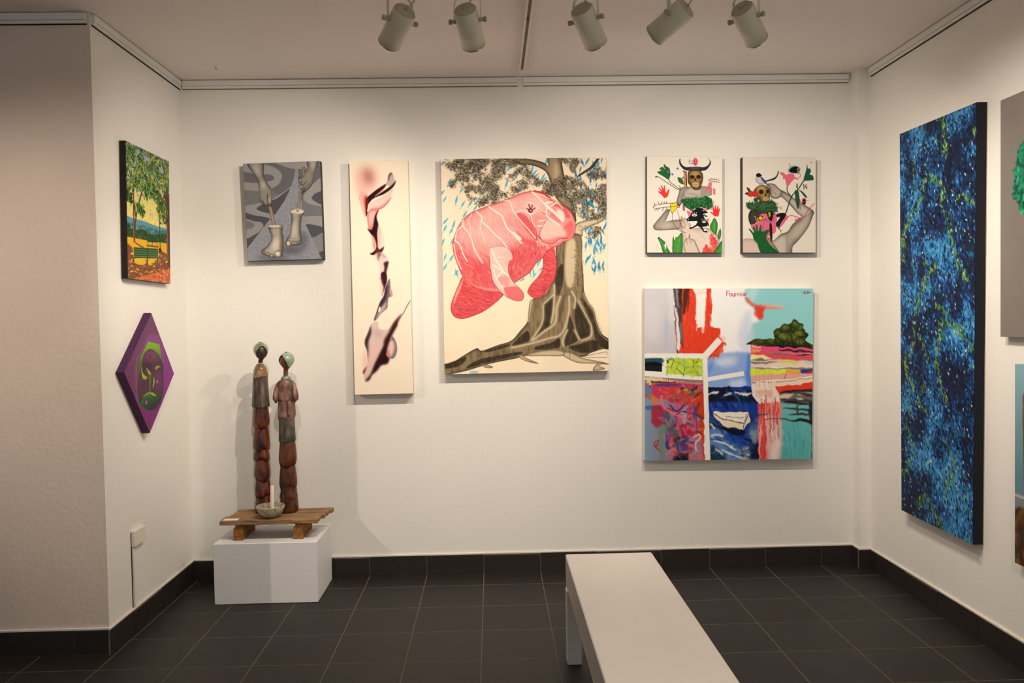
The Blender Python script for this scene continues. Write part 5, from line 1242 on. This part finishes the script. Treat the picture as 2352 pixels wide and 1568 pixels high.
    for p, cc in (('1800,1415 1900,1380 2235,1355 2235,1390 2000,1400 1820,1430', (36, 28, 28)), ('1800,1430 2000,1400 2235,1390 2235,1540 2000,1560 1800,1530', (110, 102, 98)), ('1820,1440 1960,1420 1940,1470 1800,1490', (232, 196, 178)), ('2030,1420 2200,1400 2200,1430 2060,1440', (236, 206, 186)), ('1980,1400 2235,1420 2235,1460 2020,1420', (60, 52, 52)), ('1800,1500 2000,1490 2235,1500 2235,1530 1850,1520', (70, 64, 64)), ('1990,1495 2080,1478 2080,1495', (240, 222, 206)), ('1840,1530 1960,1515 2120,1545 2235,1540 2235,1560 2080,1560', (34, 30, 32)), ('2170,1540 2235,1540 2235,1800 2175,1790', (40, 42, 48)), ('1810,1612 2000,1608 2235,1628 2235,1645 2000,1630', (48, 46, 50)), ('1900,1690 2050,1668 2235,1690 2235,1702 2060,1695', (44, 44, 48)), ('1780,1745 1950,1755 2100,1745 2235,1775 2235,1822 2150,1790 1950,1770', (26, 26, 30)), ('2020,1540 2040,1540 2040,1670 2015,1660', (70, 70, 74))): c.poly(p, cc, .95, blur=3)
    c.line('2205,1800 2208,2250', 8, (60, 70, 76), .8)
    # red column
    c.poly('1430,1265 1700,1262 1790,1420 1800,1560 1520,1580 1520,1500 1440,1420', (246, 222, 208), smooth=False)
    for x in (1500, 1540, 1600, 1655, 1690): c.line([(x, 1110), (x + 4, 1300), (x + 8, 1460)], 9, (214, 160, 140), .7)
    c.lines(['1440,1278 1500,1272', '1560,1280 1620,1274', '1650,1276 1690,1272', '1440,1270 1480,1282'], 10, (110, 80, 70), .6); c.lines(['1440,1350 1690,1355'], 10, (250, 240, 234), .9); c.poly('1470,1385 1560,1380 1690,1390 1690,1470 1600,1450', (226, 172, 150), .7, blur=10)
    c.poly('1515,1545 1660,1540 1660,2290 1515,2290', (222, 78, 74), smooth=False, blur=4); c.poly('1655,1550 1800,1545 1800,1740 1655,1745', (238, 130, 118), .95, blur=8); c.poly('1640,1740 1800,1740 1830,1900 1790,2290 1640,2290', (226, 186, 178), .95, blur=14)
    for _ in range(34):
        x = R.uniform(1530, 1790); y = R.uniform(1400, 1950); c.line([(x, y), (x + R.normal() * 8, y + R.uniform(120, 340))], R.uniform(6, 20), [(206, 48, 48), (240, 150, 140), (180, 60, 70), (250, 226, 220)][R.integers(4)], .7)
    c.line('1520,1690 1640,1680', 26, (90, 60, 90), .6); c.line('1600,1745 1900,1740', 9, (120, 40, 40), .8); c.poly('1700,2100 1790,2000 1770,2280 1690,2280', (240, 222, 216), .8, blur=10)
    # blue sea and boat
    sea = c.poly('872,1335 1425,1325 1440,1440 1520,1530 1525,2290 905,2290', (30, 56, 136), smooth=False)
    for p, cc in (('870,1335 1430,1330 1440,1440 1520,1540 1300,1540 880,1535', (16, 20, 34)), ('1180,1330 1420,1325 1420,1370 1200,1375', (22, 52, 170)), ('880,1530 1300,1530 1520,1545 1520,1640 1400,1660 900,1660', (28, 56, 156)), ('900,1790 1080,1860 1350,1900 1320,1960 1150,1960 900,1840', (12, 16, 32)), ('910,1880 1080,1900 1300,2050 1330,2290 910,2290', (110, 146, 200)), ('1080,1950 1500,1900 1500,2120 1300,2120', (28, 66, 170)), ('905,2080 1010,2140 1110,2270 910,2280', (20, 48, 58)), ('1400,2040 1520,2000 1525,2290 1400,2290', (20, 28, 56)), ('1300,2120 1410,2110 1400,2290 1310,2280', (206, 196, 196)), ('1310,2120 1320,2230 1300,2200', (22, 22, 30)), ('1440,1780 1520,1740 1520,1960 1400,1980', (84, 110, 160)), ('1420,1900 1520,1900 1500,2060 1450,2050', (150, 158, 176))): c.poly(p, cc, .9, blur=10, clip=sea)
    c.dabs(c.inner(sea, 5), 150, 120, 26, lambda x, y: .5 + .5 * math.sin(y / 40), [(40, 76, 170), (20, 34, 90), (70, 120, 190), (34, 92, 110)], .4, (.25, .6))
    for p in ('890,1440 940,1410 1000,1405', '1100,1440 1180,1420', '1240,1415 1390,1425', '910,1820 960,1860', '930,1960 990,1940 1060,1975', '1160,2100 1220,2130', '1000,1400 940,1420', '1420,1420 1330,1430', '950,2030 1100,2060 1180,2110', '1060,2150 1180,2200 1300,2250', '980,2140 1060,2200'): c.line(p, 24, (236, 238, 244), .85, blur=4, clip=sea)
    c.poly('900,1480 1100,1400 1060,1460 920,1520', (20, 24, 30), .8, blur=6, clip=sea)
    b = c.poly('918,1648 1200,1650 1402,1655 1418,1765 1348,1890 1250,1888 1080,1842 965,1742', (246, 226, 196), smooth=False); c.poly('930,1655 1390,1660 1340,1790 1120,1760', (252, 240, 220), 1, smooth=False); c.lines(['918,1648 1402,1655', '918,1648 1000,1720 1120,1765 1340,1800', '1402,1655 1340,1800', '1340,1800 1348,1890', '1402,1655 1418,1765', '1418,1765 1348,1890', '918,1648 965,1742', '965,1742 1080,1842', '1080,1842 1348,1892'], 9, (30, 36, 84), .95, smooth=False); c.lines(['1100,1725 1200,1720 1330,1728', '1360,1690 1340,1790'], 7, (70, 70, 130), .8); c.poly('1080,1850 1348,1895 1330,1960 1150,1940', (14, 18, 40), .9, blur=6)
    # lower left tangle
    lt = c.mask('40,1190 812,1210 830,1500 830,2300 40,2300', False)
    c.fill(lt, c.grad((70, 1500), (820, 1500), (126, 160, 186), (196, 70, 84)))
    for p, cc, a in (('60,1215 300,1225 560,1265 812,1280 812,1290 400,1275 60,1265', (236, 206, 160), 1), ('300,1215 812,1255 812,1275 500,1262', (140, 126, 112), 1), ('60,1300 210,1290 200,1480 60,1460', (176, 96, 70), .8), ('60,1330 220,1350 220,1420 60,1420', (100, 130, 180), .9), ('150,1440 240,1420 240,1580 170,1570', (226, 120, 66), .9), ('60,1580 250,1580 240,1640 60,1620', (60, 96, 170), .8), ('210,1290 812,1310 812,1480 240,1480', (200, 56, 90), 1), ('300,1330 700,1360 780,1480 700,1560 400,1500 250,1420', (206, 62, 56), .9), ('440,1400 720,1420 780,1540 600,1500', (222, 74, 44), .9), ('720,1430 820,1430 825,2200 750,2100 740,1700', (200, 66, 30), 1), ('560,1350 740,1360 740,1420 600,1400', (176, 190, 60), .7), ('210,1300 560,1310 300,1335', (50, 56, 150), .8), ('160,1600 290,1590 310,1800 240,1850 160,1800', (170, 40, 66), .9), ('300,1660 480,1680 500,2290 380,2200 300,1900', (92, 84, 90), .9), ('450,1600 720,1640 740,1900 600,2050 480,1900', (206, 86, 130), .9), ('520,1640 620,1640 640,1780 560,1800', (150, 180, 200), .9), ('520,1830 660,1820 640,1960 560,1990', (190, 40, 56), .9), ('240,1880 340,1840 300,2290 250,2240', (110, 140, 130), .9), ('300,1960 420,1990 480,2230 420,2270', (216, 116, 140), .9), ('330,1960 370,1970 380,2120 340,2100', (40, 50, 140), .9), ('490,2050 640,2020 600,2200 510,2180', (46, 60, 140), .8), ('640,2050 780,1980 800,2290 640,2290', (214, 110, 120), .9), ('450,2220 610,2190 620,2300 450,2300', (18, 18, 24), .9), ('700,2000 780,2060 780,2200 700,2290', (120, 130, 180), .7)): c.poly(p, cc, a, blur=8, clip=lt)
    st = [(206, 60, 96), (222, 110, 150), (190, 40, 60), (60, 70, 150), (110, 96, 104), (226, 100, 60), (150, 150, 180), (40, 34, 44)]
    rg = c.mask('250,1330 780,1350 790,2220 340,2220', False, 20) * lt
    c.dabs(rg, 170, 110, 30, lambda x, y: 1.2 + 1.2 * math.sin(x / 21 + y / 37), st, .5, (.3, .7))
    for p, cc, w in (('375,1560 480,1640 580,1560', (40, 54, 150), 22), ('280,1450 300,1600 460,1680 640,1780', (222, 120, 150), 30), ('480,1690 540,1650 700,1680', (70, 30, 40), 12), ('610,1480 650,1600 620,1750', (214, 60, 80), 22), ('690,1560 730,1750 720,1900', (70, 80, 160), 16), ('700,1980 760,1950 780,1990 720,2060 730,2150', (246, 196, 200), 22), ('200,2030 235,2020 225,2090 190,2080 210,2110 250,2150', (190, 36, 44), 16), ('200,2030 185,2060 200,2085', (190, 36, 44), 14), ('60,1260 120,1272 130,1340 150,1275 300,1280 460,1275', (30, 26, 26), 12), ('300,1225 305,1260', (30, 26, 26), 6), ('335,1225 338,1262', (30, 26, 26), 6), ('370,1225 370,1300', (30, 26, 26), 6), ('520,1340 720,1370', (30, 26, 30), 9), ('100,1272 130,1280 128,1310', (246, 222, 170), 24)): c.line(p, w, cc, .9, clip=lt)
    c.warp(3.2, 16, 3); c.warp(1.2, 5, 9)
    # white bars and small windows
    WB = (250, 242, 234)
    c.poly('40,905 860,905 870,965 40,968', WB, smooth=False); c.poly('40,1130 345,1150 812,1195 812,1250 560,1235 40,1195', WB, smooth=False); c.poly('808,950 868,950 878,1300 890,1700 910,2290 848,2290 830,1700', WB, smooth=False); c.poly('285,960 342,960 345,1165 285,1155', WB, smooth=False); c.poly('40,960 68,960 68,1140 40,1140', WB, smooth=False)
    c.poly('1002,698 1062,755 880,955 815,905', WB, smooth=False); c.poly('868,1212 1335,1132 1345,1190 870,1265', WB, smooth=False)
    c.poly('66,970 286,968 286,1142 66,1128', (24, 26, 36), smooth=False); c.poly('66,972 286,970 286,1030 66,1008', (40, 86, 108), .9, blur=8); c.poly('66,1040 180,1010 286,1045 286,1060 66,1060', (12, 12, 16), .9, blur=5)
    g = c.poly('342,970 806,968 806,1202 345,1162', (194, 216, 66), smooth=False); c.dabs(g, 60, 70, 26, .8, [(206, 224, 84), (170, 204, 60), (220, 220, 70)], 1, (.4, .8))
    L = ['405,950 450,1010 520,1030', '440,970 400,1110', '520,1020 470,1090 450,1180', '520,1020 580,1090 690,1075 800,1080', '690,1075 700,980', '690,1075 640,1150', '580,1090 560,970', '580,1100 560,1200', '640,970 720,1020 800,1000', '330,1080 450,1080', '470,1090 560,1180', '690,1080 760,1180', '600,1150 700,1140 790,1190', '760,970 720,1040']
    for k, p in enumerate(L): c.line(p, 7, [(70, 150, 130), (40, 60, 30), (120, 140, 40)][k % 3], .9, smooth=False)
    c.line('350,1000 366,1005 360,1030', 14, (20, 22, 20)); c.poly('360,972 420,970 390,1000', (70, 140, 150), .8)
    c.text(1116, 106, 62, 'Fournier', 8, (206, 66, 84), .58); c.line('1200,178 1225,172', 5, (206, 66, 84))
    c.text(2070, 96, 30, "'", 5, (90, 110, 120)); c.lines(['2095,120 2125,115 2108,140 2140,132', '2140,112 2165,108 2150,134 2198,120'], 8, (130, 50, 80), smooth=False)
    painting('square abstract canvas with red field, white bars, small boat and teal sky', wallquad(Q, 1, -.052), (0, -1, 0), .052, c.done(1.0), EDGE_WHITE, .5)

# ------------------------------------------------------------------ painting: park with green benches (left wall)
def art_park():
    Q = [(288.7, 323), (388, 370.7), (391.3, 651), (294, 638.6)]
    c = Cv(190, 360, Q, (150, 168, 190), 9).src(260, 300, 4.355)
    R = np.random.default_rng(9)
    c.im = c.grad((340, 300), (340, 760), (152, 172, 200), (236, 220, 122)) * 1.0
    c.dabs(None, 500, 26, 12, .5, lambda x, y: [(236, 220, 120), (206, 200, 150), (160, 176, 196)][R.integers(3)], 1, (.3, .6))
    c.poly('100,855 200,880 330,918 420,955 540,995 545,1080 100,1010', (92, 150, 170)); c.poly('100,900 200,930 320,960 420,990 540,1020 540,1090 100,1020', (62, 116, 120)); c.dabs(c.mask('120,900 540,1010 540,1090 120,1010', False), 160, 16, 8, 1, [(130, 176, 170), (54, 100, 90), (90, 140, 130)], 1, (.5, .9))
    m = c.poly('100,960 160,930 175,975 230,1000 300,990 350,1030 430,1050 480,1030 540,1060 545,1130 330,1105 100,1062', (42, 78, 38)); c.dabs(m, 140, 20, 10, 1, [(34, 66, 32), (70, 110, 50), (26, 50, 28)], 1, (.6, 1))
    c.poly('100,1055 330,1100 590,1140 590,1600 100,1600', (228, 176, 42), smooth=False)
    c.poly('100,1150 190,1170 215,1280 330,1290 450,1260 470,1210 540,1240 590,1250 590,1410 180,1500 100,1500', (128, 76, 50), 1, blur=4)
    c.dabs(c.mask('130,1180 580,1230 580,1400 150,1460', False), 170, 28, 9, .1, [(222, 170, 50), (232, 184, 70), (150, 92, 60), (110, 64, 46)], .3, (.6, 1))
    c.poly('215,1280 320,1285 310,1340 230,1330', (230, 182, 50), .95); c.poly('345,1285 420,1285 410,1320 345,1335', (230, 182, 50), .95)
    c.poly('150,1495 590,1375 590,1600 150,1600', (214, 112, 60), smooth=False); c.dabs(c.mask('200,1490 590,1390 590,1560 200,1560', False), 120, 36, 12, .4, [(232, 150, 90), (196, 92, 48), (150, 74, 50)], .5, (.4, .8))
    c.poly('215,1110 260,1140 310,1170 280,1170 210,1120', (140, 84, 50)); c.poly('470,1195 500,1220 540,1240 500,1235', (120, 70, 46))
    GB = (34, 74, 40)
    c.poly('338,1070 440,1076 440,1125 342,1116', GB, smooth=False); c.lines(['345,1115 345,1150', '390,1118 390,1150', '438,1122 438,1160'], 6, (70, 60, 36)); c.poly('340,1145 450,1160 440,1172 345,1160', (130, 78, 50))
    c.poly('205,1168 448,1184 446,1276 210,1276', GB, smooth=False); c.lines(['206,1190 447,1204', '208,1213 447,1226', '208,1236 447,1246', '209,1258 446,1264'], 5, (120, 150, 90), .8); c.line('342,1175 342,1340', 10, (40, 60, 36)); c.lines(['208,1270 206,1350', '445,1270 443,1330'], 8, (60, 50, 34))
    # trees
    BR = (98, 66, 42)
    c.lines(['200,540 205,800 210,1105', '295,590 250,760 222,920 214,1100', '205,700 225,860'], 13, BR); c.line('196,560 200,800 206,1100', 4, (180, 120, 60), .8)
    c.poly('500,655 580,640 600,1360 545,1312 530,900 522,720', (86, 56, 40)); c.line('528,720 538,1000 548,1300', 10, (176, 116, 60), .8)
    c.lines(['528,655 470,500 410,280', '535,650 515,480 488,310', '548,645 540,480 532,330', '560,640 566,480 562,380'], 14, BR); c.lines(['525,655 468,500 408,285', '545,640 536,480 529,335'], 4, (190, 140, 70), .8); c.line('515,720 470,660 400,600 330,570', 14, (70, 46, 32))
    c.line('460,770 464,1000 470,1200', 8, (46, 40, 30)); c.poly('458,1180 475,1180 484,1212 455,1212', (40, 34, 28)); c.ell(460, 772, 10, 10, (60, 50, 36))
    # foliage
    PL = [(40, 84, 34), (62, 112, 42), (96, 142, 52), (28, 58, 28), (140, 168, 60), (24, 44, 30)]
    f = c.mask('80,60 600,330 600,620 540,640 470,560 430,620 360,580 330,660 280,560 200,640 130,640 80,600', True, 16) * np.clip(c.noise(22, 3) * 3 - .75, 0, 1)
    c.dabs(f, 3000, 24, 8, lambda x, y: 1.2 + .9 * math.sin(x / 30), PL, .5, (.7, 1))
    c.dabs(f, 500, 16, 7, 1.2, [(186, 192, 80), (160, 172, 196), (222, 206, 110)], .6, (.6, .9))
    for p, n in (('330,560 420,590 480,650 520,760 440,740 380,660 310,690', 190), ('430,760 520,720 530,900 500,930 450,840', 130), ('230,720 300,780 300,860 250,820', 70), ('140,600 190,640 180,720 140,680', 50)): c.dabs(c.mask(p, True, 8), n, 30, 11, 1.2, PL, .6, (.7, 1))
    painting('park landscape canvas with green benches under leafy trees and yellow sky', wallquad(Q, 0, XL + .034), (1, 0, 0), .034, c.done(.95), EDGE_BLACK, .5)


# ------------------------------------------------------------------ painting: purple diamond with green face (left wall)
def art_diamond():
    Q = [(347.6, 718.8), (399.8, 857.6), (344, 994), (285, 855)]
    c = Cv(230, 230, Q, (104, 56, 96), 10).src(260, 700, 5.056)
    c.im = c.grad((160, 800), (690, 800), (98, 62, 86), (146, 62, 160)); k = c.grad((420, 100), (420, 1480), (0, 0, 0), (1, 1, 1)); c.im = c.im * (1 - k * .55) + np.array((130, 34, 104.)) * k * .55
    top = np.clip(1.2 - 2.2 * k, 0, 1); c.im = c.im * (1 - top * .7) + np.array((104, 70, 88.)) * top * .7
    c.poly('400,362 492,338 535,392 585,560 590,880 545,1085 455,1226 298,1152 262,1000 262,660 330,540', (138, 74, 140), .8, blur=6)
    hood = c.poly('405,428 537,460 565,650 585,700 582,990 455,1222 300,1152 276,1000 280,650', (64, 66, 52), smooth=False)
    c.poly('405,428 537,460 562,648 520,572 462,520 410,515 352,575 330,690 296,640', c.grad((420, 430), (420, 660), (128, 186, 46), (94, 110, 48)), smooth=False); c.poly('286,640 330,650 310,800 300,1000 288,1000', (96, 98, 54), .8, blur=10)
    f = c.poly('405,520 470,530 540,622 577,705 575,985 490,1060 420,1010 345,1085 296,1000 300,820 332,690 352,592', (84, 48, 72)); c.ell(440, 590, 80, 60, (128, 66, 104), .8, 24, 0, f); c.ell(520, 880, 50, 110, (112, 52, 98), .8, 24, 0, f); c.ell(390, 720, 60, 50, (52, 34, 48), .8, 22, 0, f); c.ell(350, 930, 40, 90, (92, 46, 76), .7, 22, 0, f)
    c.poly('345,1090 420,1012 490,1060 575,1000 565,1065 455,1222 315,1160', c.grad((420, 1020), (440, 1220), (58, 104, 58), (44, 52, 46))); c.poly('300,1150 455,1222 560,1060 540,1150 455,1226', (40, 40, 40), .6, blur=8)
    YG = (176, 196, 40)
    for p in ('322,705 348,800 397,842 365,868 335,835', '378,728 440,800 424,832', '484,738 505,710 530,708 548,722 522,730 505,752', '468,838 480,880 472,940 455,965 462,900', '338,1072 420,1008 502,1050 465,1058 422,1034 380,1050'): m = c.poly(p, YG); c.rimshade(m, (104, 130, 40), .7, 10)
    c.poly('414,832 440,815 436,1000 420,1008', (74, 104, 50), .9, blur=3); c.line('426,830 424,1004', 4, (130, 150, 50), .9)
    for x, y in ((510, 888), (384, 1126)): c.ell(x, y, 15, 40, (70, 34, 64), .8, 8); c.ell(x, y + 4, 9, 24, (206, 124, 196), .95, 5)
    c.ell(425, 600, 16, 22, (84, 40, 70), .8, 8); c.line('510,735 540,745 560,735', 4, (60, 30, 50), .8)
    painting('purple diamond shaped canvas with a stylised green hooded face', wallquad(Q, 0, XL + .042), (1, 0, 0), .042, c.done(1.0), EDGE_PURPLE, .5)


# ------------------------------------------------------------------ painting: tall blue dabbed canvas (right wall)
def art_blue():
    Q = [(2066.5, 308), (2243, 235), (2234, 1250), (2070.7, 1171)]
    c = Cv(230, 860, Q, (14, 30, 60), 12)
    R = c.rng
    n1, n2, n3 = c.noise((60, 90), 3, 1), c.noise((34, 60), 3, 2), c.noise((26, 44), 2, 3)
    vein = np.zeros((c.h, c.w))
    c.src(2040, 220, 1 / .3316)
    V1 = [('380,120 390,300 390,410', 40), ('180,420 185,560 195,660', 18), ('255,610 215,770 150,880 110,1000 105,1170', 30), ('300,590 370,640 375,770', 36), ('595,230 600,290', 20), ('395,820 425,950 450,1080 480,1200 550,1320', 26), ('340,1200 260,1310 215,1450 190,1560', 28), ('470,760 510,720 585,770', 26), ('250,1200 300,1240', 24), ('340,1500 400,1540', 24)]
    for p, w in V1: vein = np.maximum(vein, c.lmask(p, w))
    c.src(2040, 740, 1 / .370)
    V2 = [('165,40 150,200 105,270', 20), ('320,90 340,40 400,50 470,130', 34), ('320,130 300,250 320,400 370,540', 22), ('490,150 540,240', 22), ('100,270 120,360 160,450', 30), ('230,430 190,470 195,540 250,605', 20), ('105,400 140,600', 14), ('110,640 155,800 100,960', 20), ('370,760 410,900 360,1050', 22), ('410,900 450,960', 14), ('190,1130 230,1085 280,1170 340,1300', 36), ('200,130 240,260', 18)]
    for p, w in V2: vein = np.maximum(vein, c.lmask(p, w))
    vein = gblur(vein, 2)
    def pal(x, y):
        a = n1[y, x] + .5 * (n3[y, x] - .5) + R.normal() * .12
        if R.random() < vein[y, x] * .72: return [(70, 116, 54), (104, 146, 66), (44, 90, 58), (130, 164, 84)][R.integers(4)]
        b = n2[y, x]
        if a < .46: return [(8, 16, 36), (12, 24, 56), (14, 36, 70)][R.integers(3)]
        if a < .57: return [(16, 58, 118), (20, 72, 140), (18, 84, 116), (22, 50, 120)][R.integers(4)]
        if a < .70: return [(30, 104, 176), (44, 120, 196), (26, 120, 150), (60, 136, 204)][R.integers(4)]
        return [(72, 144, 204), (50, 124, 190), (104, 168, 222), (58, 150, 172)][R.integers(4)]
    c.src(0, 0, 1)
    c.dabs(None, 17000, 6.6, 2.9, lambda x, y: math.pi / 2 - .25 + .5 * (n3[y, x] - .5), pal, .22, (.7, 1), 10)
    c.dabs(None, 260, 4.6, 2.2, math.pi / 2 - .2, [(206, 226, 236), (190, 214, 150), (160, 206, 240)], .3, (.7, 1), 8)
    painting('tall deep blue canvas of dabbed strokes with winding green veins', wallquad(Q, 0, XR - .050), (-1, 0, 0), .050, c.done(1.0), EDGE_NAVY, .42, .4, tacking=RAWC)


# ------------------------------------------------------------------ two canvases cut by the frame's edge (right wall)
def art_green_head():
    x = XR - .036
    q = [(x, -1.345, 2.347), (x, -2.145, 2.347), (x, -2.145, 1.368), (x, -1.345, 1.368)]
    c = Cv(170, 210, [(0, 0), (80, 0), (80, 98), (0, 98)], (128, 120, 114), 13).src(0, 0, 1)
    R = np.random.default_rng(2)
    c.im += ((c.noise(20, 3) - .5) * 8)[..., None]
    hair = [(14.5, 32, 5.5), (13, 38, 4.5), (17, 44, 5), (16, 26, 5), (22, 20, 6), (30, 15, 7), (40, 13, 7), (50, 15, 7), (58, 21, 6), (63, 28, 6), (64, 36, 5), (62, 43, 5), (26, 26, 7), (52, 26, 7), (40, 22, 9), (18, 36, 5)]
    for a, b, r in hair: m = c.ell(a, b, r, r * 1.1, (32, 132, 100)); c.dabs(m, 60, 2.6, 1.2, lambda x, y: R.uniform(0, 3), [(20, 100, 76), (50, 160, 120), (14, 70, 56)], .3, (.6, 1))
    m = c.poly('19,42 22,30 30,24 42,23 54,28 59,40 58,56 52,70 42,78 33,74 24,62 19.5,52', (116, 172, 110)); c.rimshade(m, (30, 90, 74), .8, 5); c.line('19,42 22,30 30,24 42,23 54,28 59,40 58,56 52,70 42,78 33,74 24,62 19.5,52 19,42', .7, (20, 60, 50))
    c.ell(26, 46, 4, 6, (196, 214, 130), .8, 2, 0, m); c.ell(24, 60, 3, 7, (206, 220, 150), .7, 2, 0, m)
    for ex in (31, 49): c.ell(ex, 45, 4, 2.2, (226, 230, 200)); c.ell(ex, 45, 1.8, 1.9, (24, 50, 40)); c.line([(ex - 5, 40), (ex, 38), (ex + 5, 40)], 1.2, (20, 70, 56))
    c.line('40,44 38,56 42,58', .9, (40, 96, 76)); c.poly('34,65 40,63 46,65 40,68', (40, 110, 90))
    c.poly('33,73 47,74 49,82 58,90 60,99 24,99 26,90 32,82', (70, 140, 100)); c.rimshade(m, (30, 90, 74), .3, 5)
    painting('grey canvas portrait of a green curly haired head beside the blue painting', q, (-1, 0, 0), .036, c.done(1.0), EDGE_GREY, .55)


def art_garden():
    x = XR - .036
    q = [(x, -1.440, 1.257), (x, -2.140, 1.257), (x, -2.140, .443), (x, -1.440, .443)]
    c = Cv(150, 175, [(0, 0), (70, 0), (70, 81), (0, 81)], (128, 172, 186), 14).src(0, 0, 1)
    c.im = c.grad((35, 0), (35, 55), (142, 184, 196), (96, 136, 150)) * 1.0
    R = np.random.default_rng(3)
    c.poly('-2,52 30,53 70,56 70,61 30,58 -2,57', (132, 136, 138)); c.line('-2,53 30,54 70,57', 1, (190, 194, 196))
    c.poly('0,60 10,58 30,60 50,58 70,62 70,82 0,82', (74, 66, 34)); c.dabs(c.mask('0,60 70,62 70,82 0,82', False), 160, 9, 3, lambda x, y: R.uniform(.3, 2.8), [(84, 92, 40), (120, 100, 40), (52, 58, 28), (110, 60, 40), (90, 50, 70)], .3, (.7, 1))
    for a in (7, 16, 28, 40, 52, 63):
        h = R.uniform(10, 40); m = c.poly([(a, 62), (a - 2, h + 12), (a - 1, h), (a + 1.5, h - 2), (a + 2.5, h + 12), (a + 4, 62)], (112, 150, 56)); c.rimshade(m, (110, 50, 70), .7, 2)
    m = c.poly('5,13 8,11 11,20 13,34 16,60 11,60 9,34 6,22', (124, 158, 60)); c.rimshade(m, (120, 50, 80), .7, 2); c.poly('10,46 22,46 22,62 10,62', (130, 110, 70))
    painting('pale blue canvas with garden leaves and a grey pipe, hung below the green head portrait', q, (-1, 0, 0), .036, c.done(.9), EDGE_SKY, .55)


art_feet(); art_flame(); art_manatee(); art_skull_horns(); art_skull_bird(); art_abstract()
art_park(); art_diamond(); art_blue(); art_green_head(); art_garden()
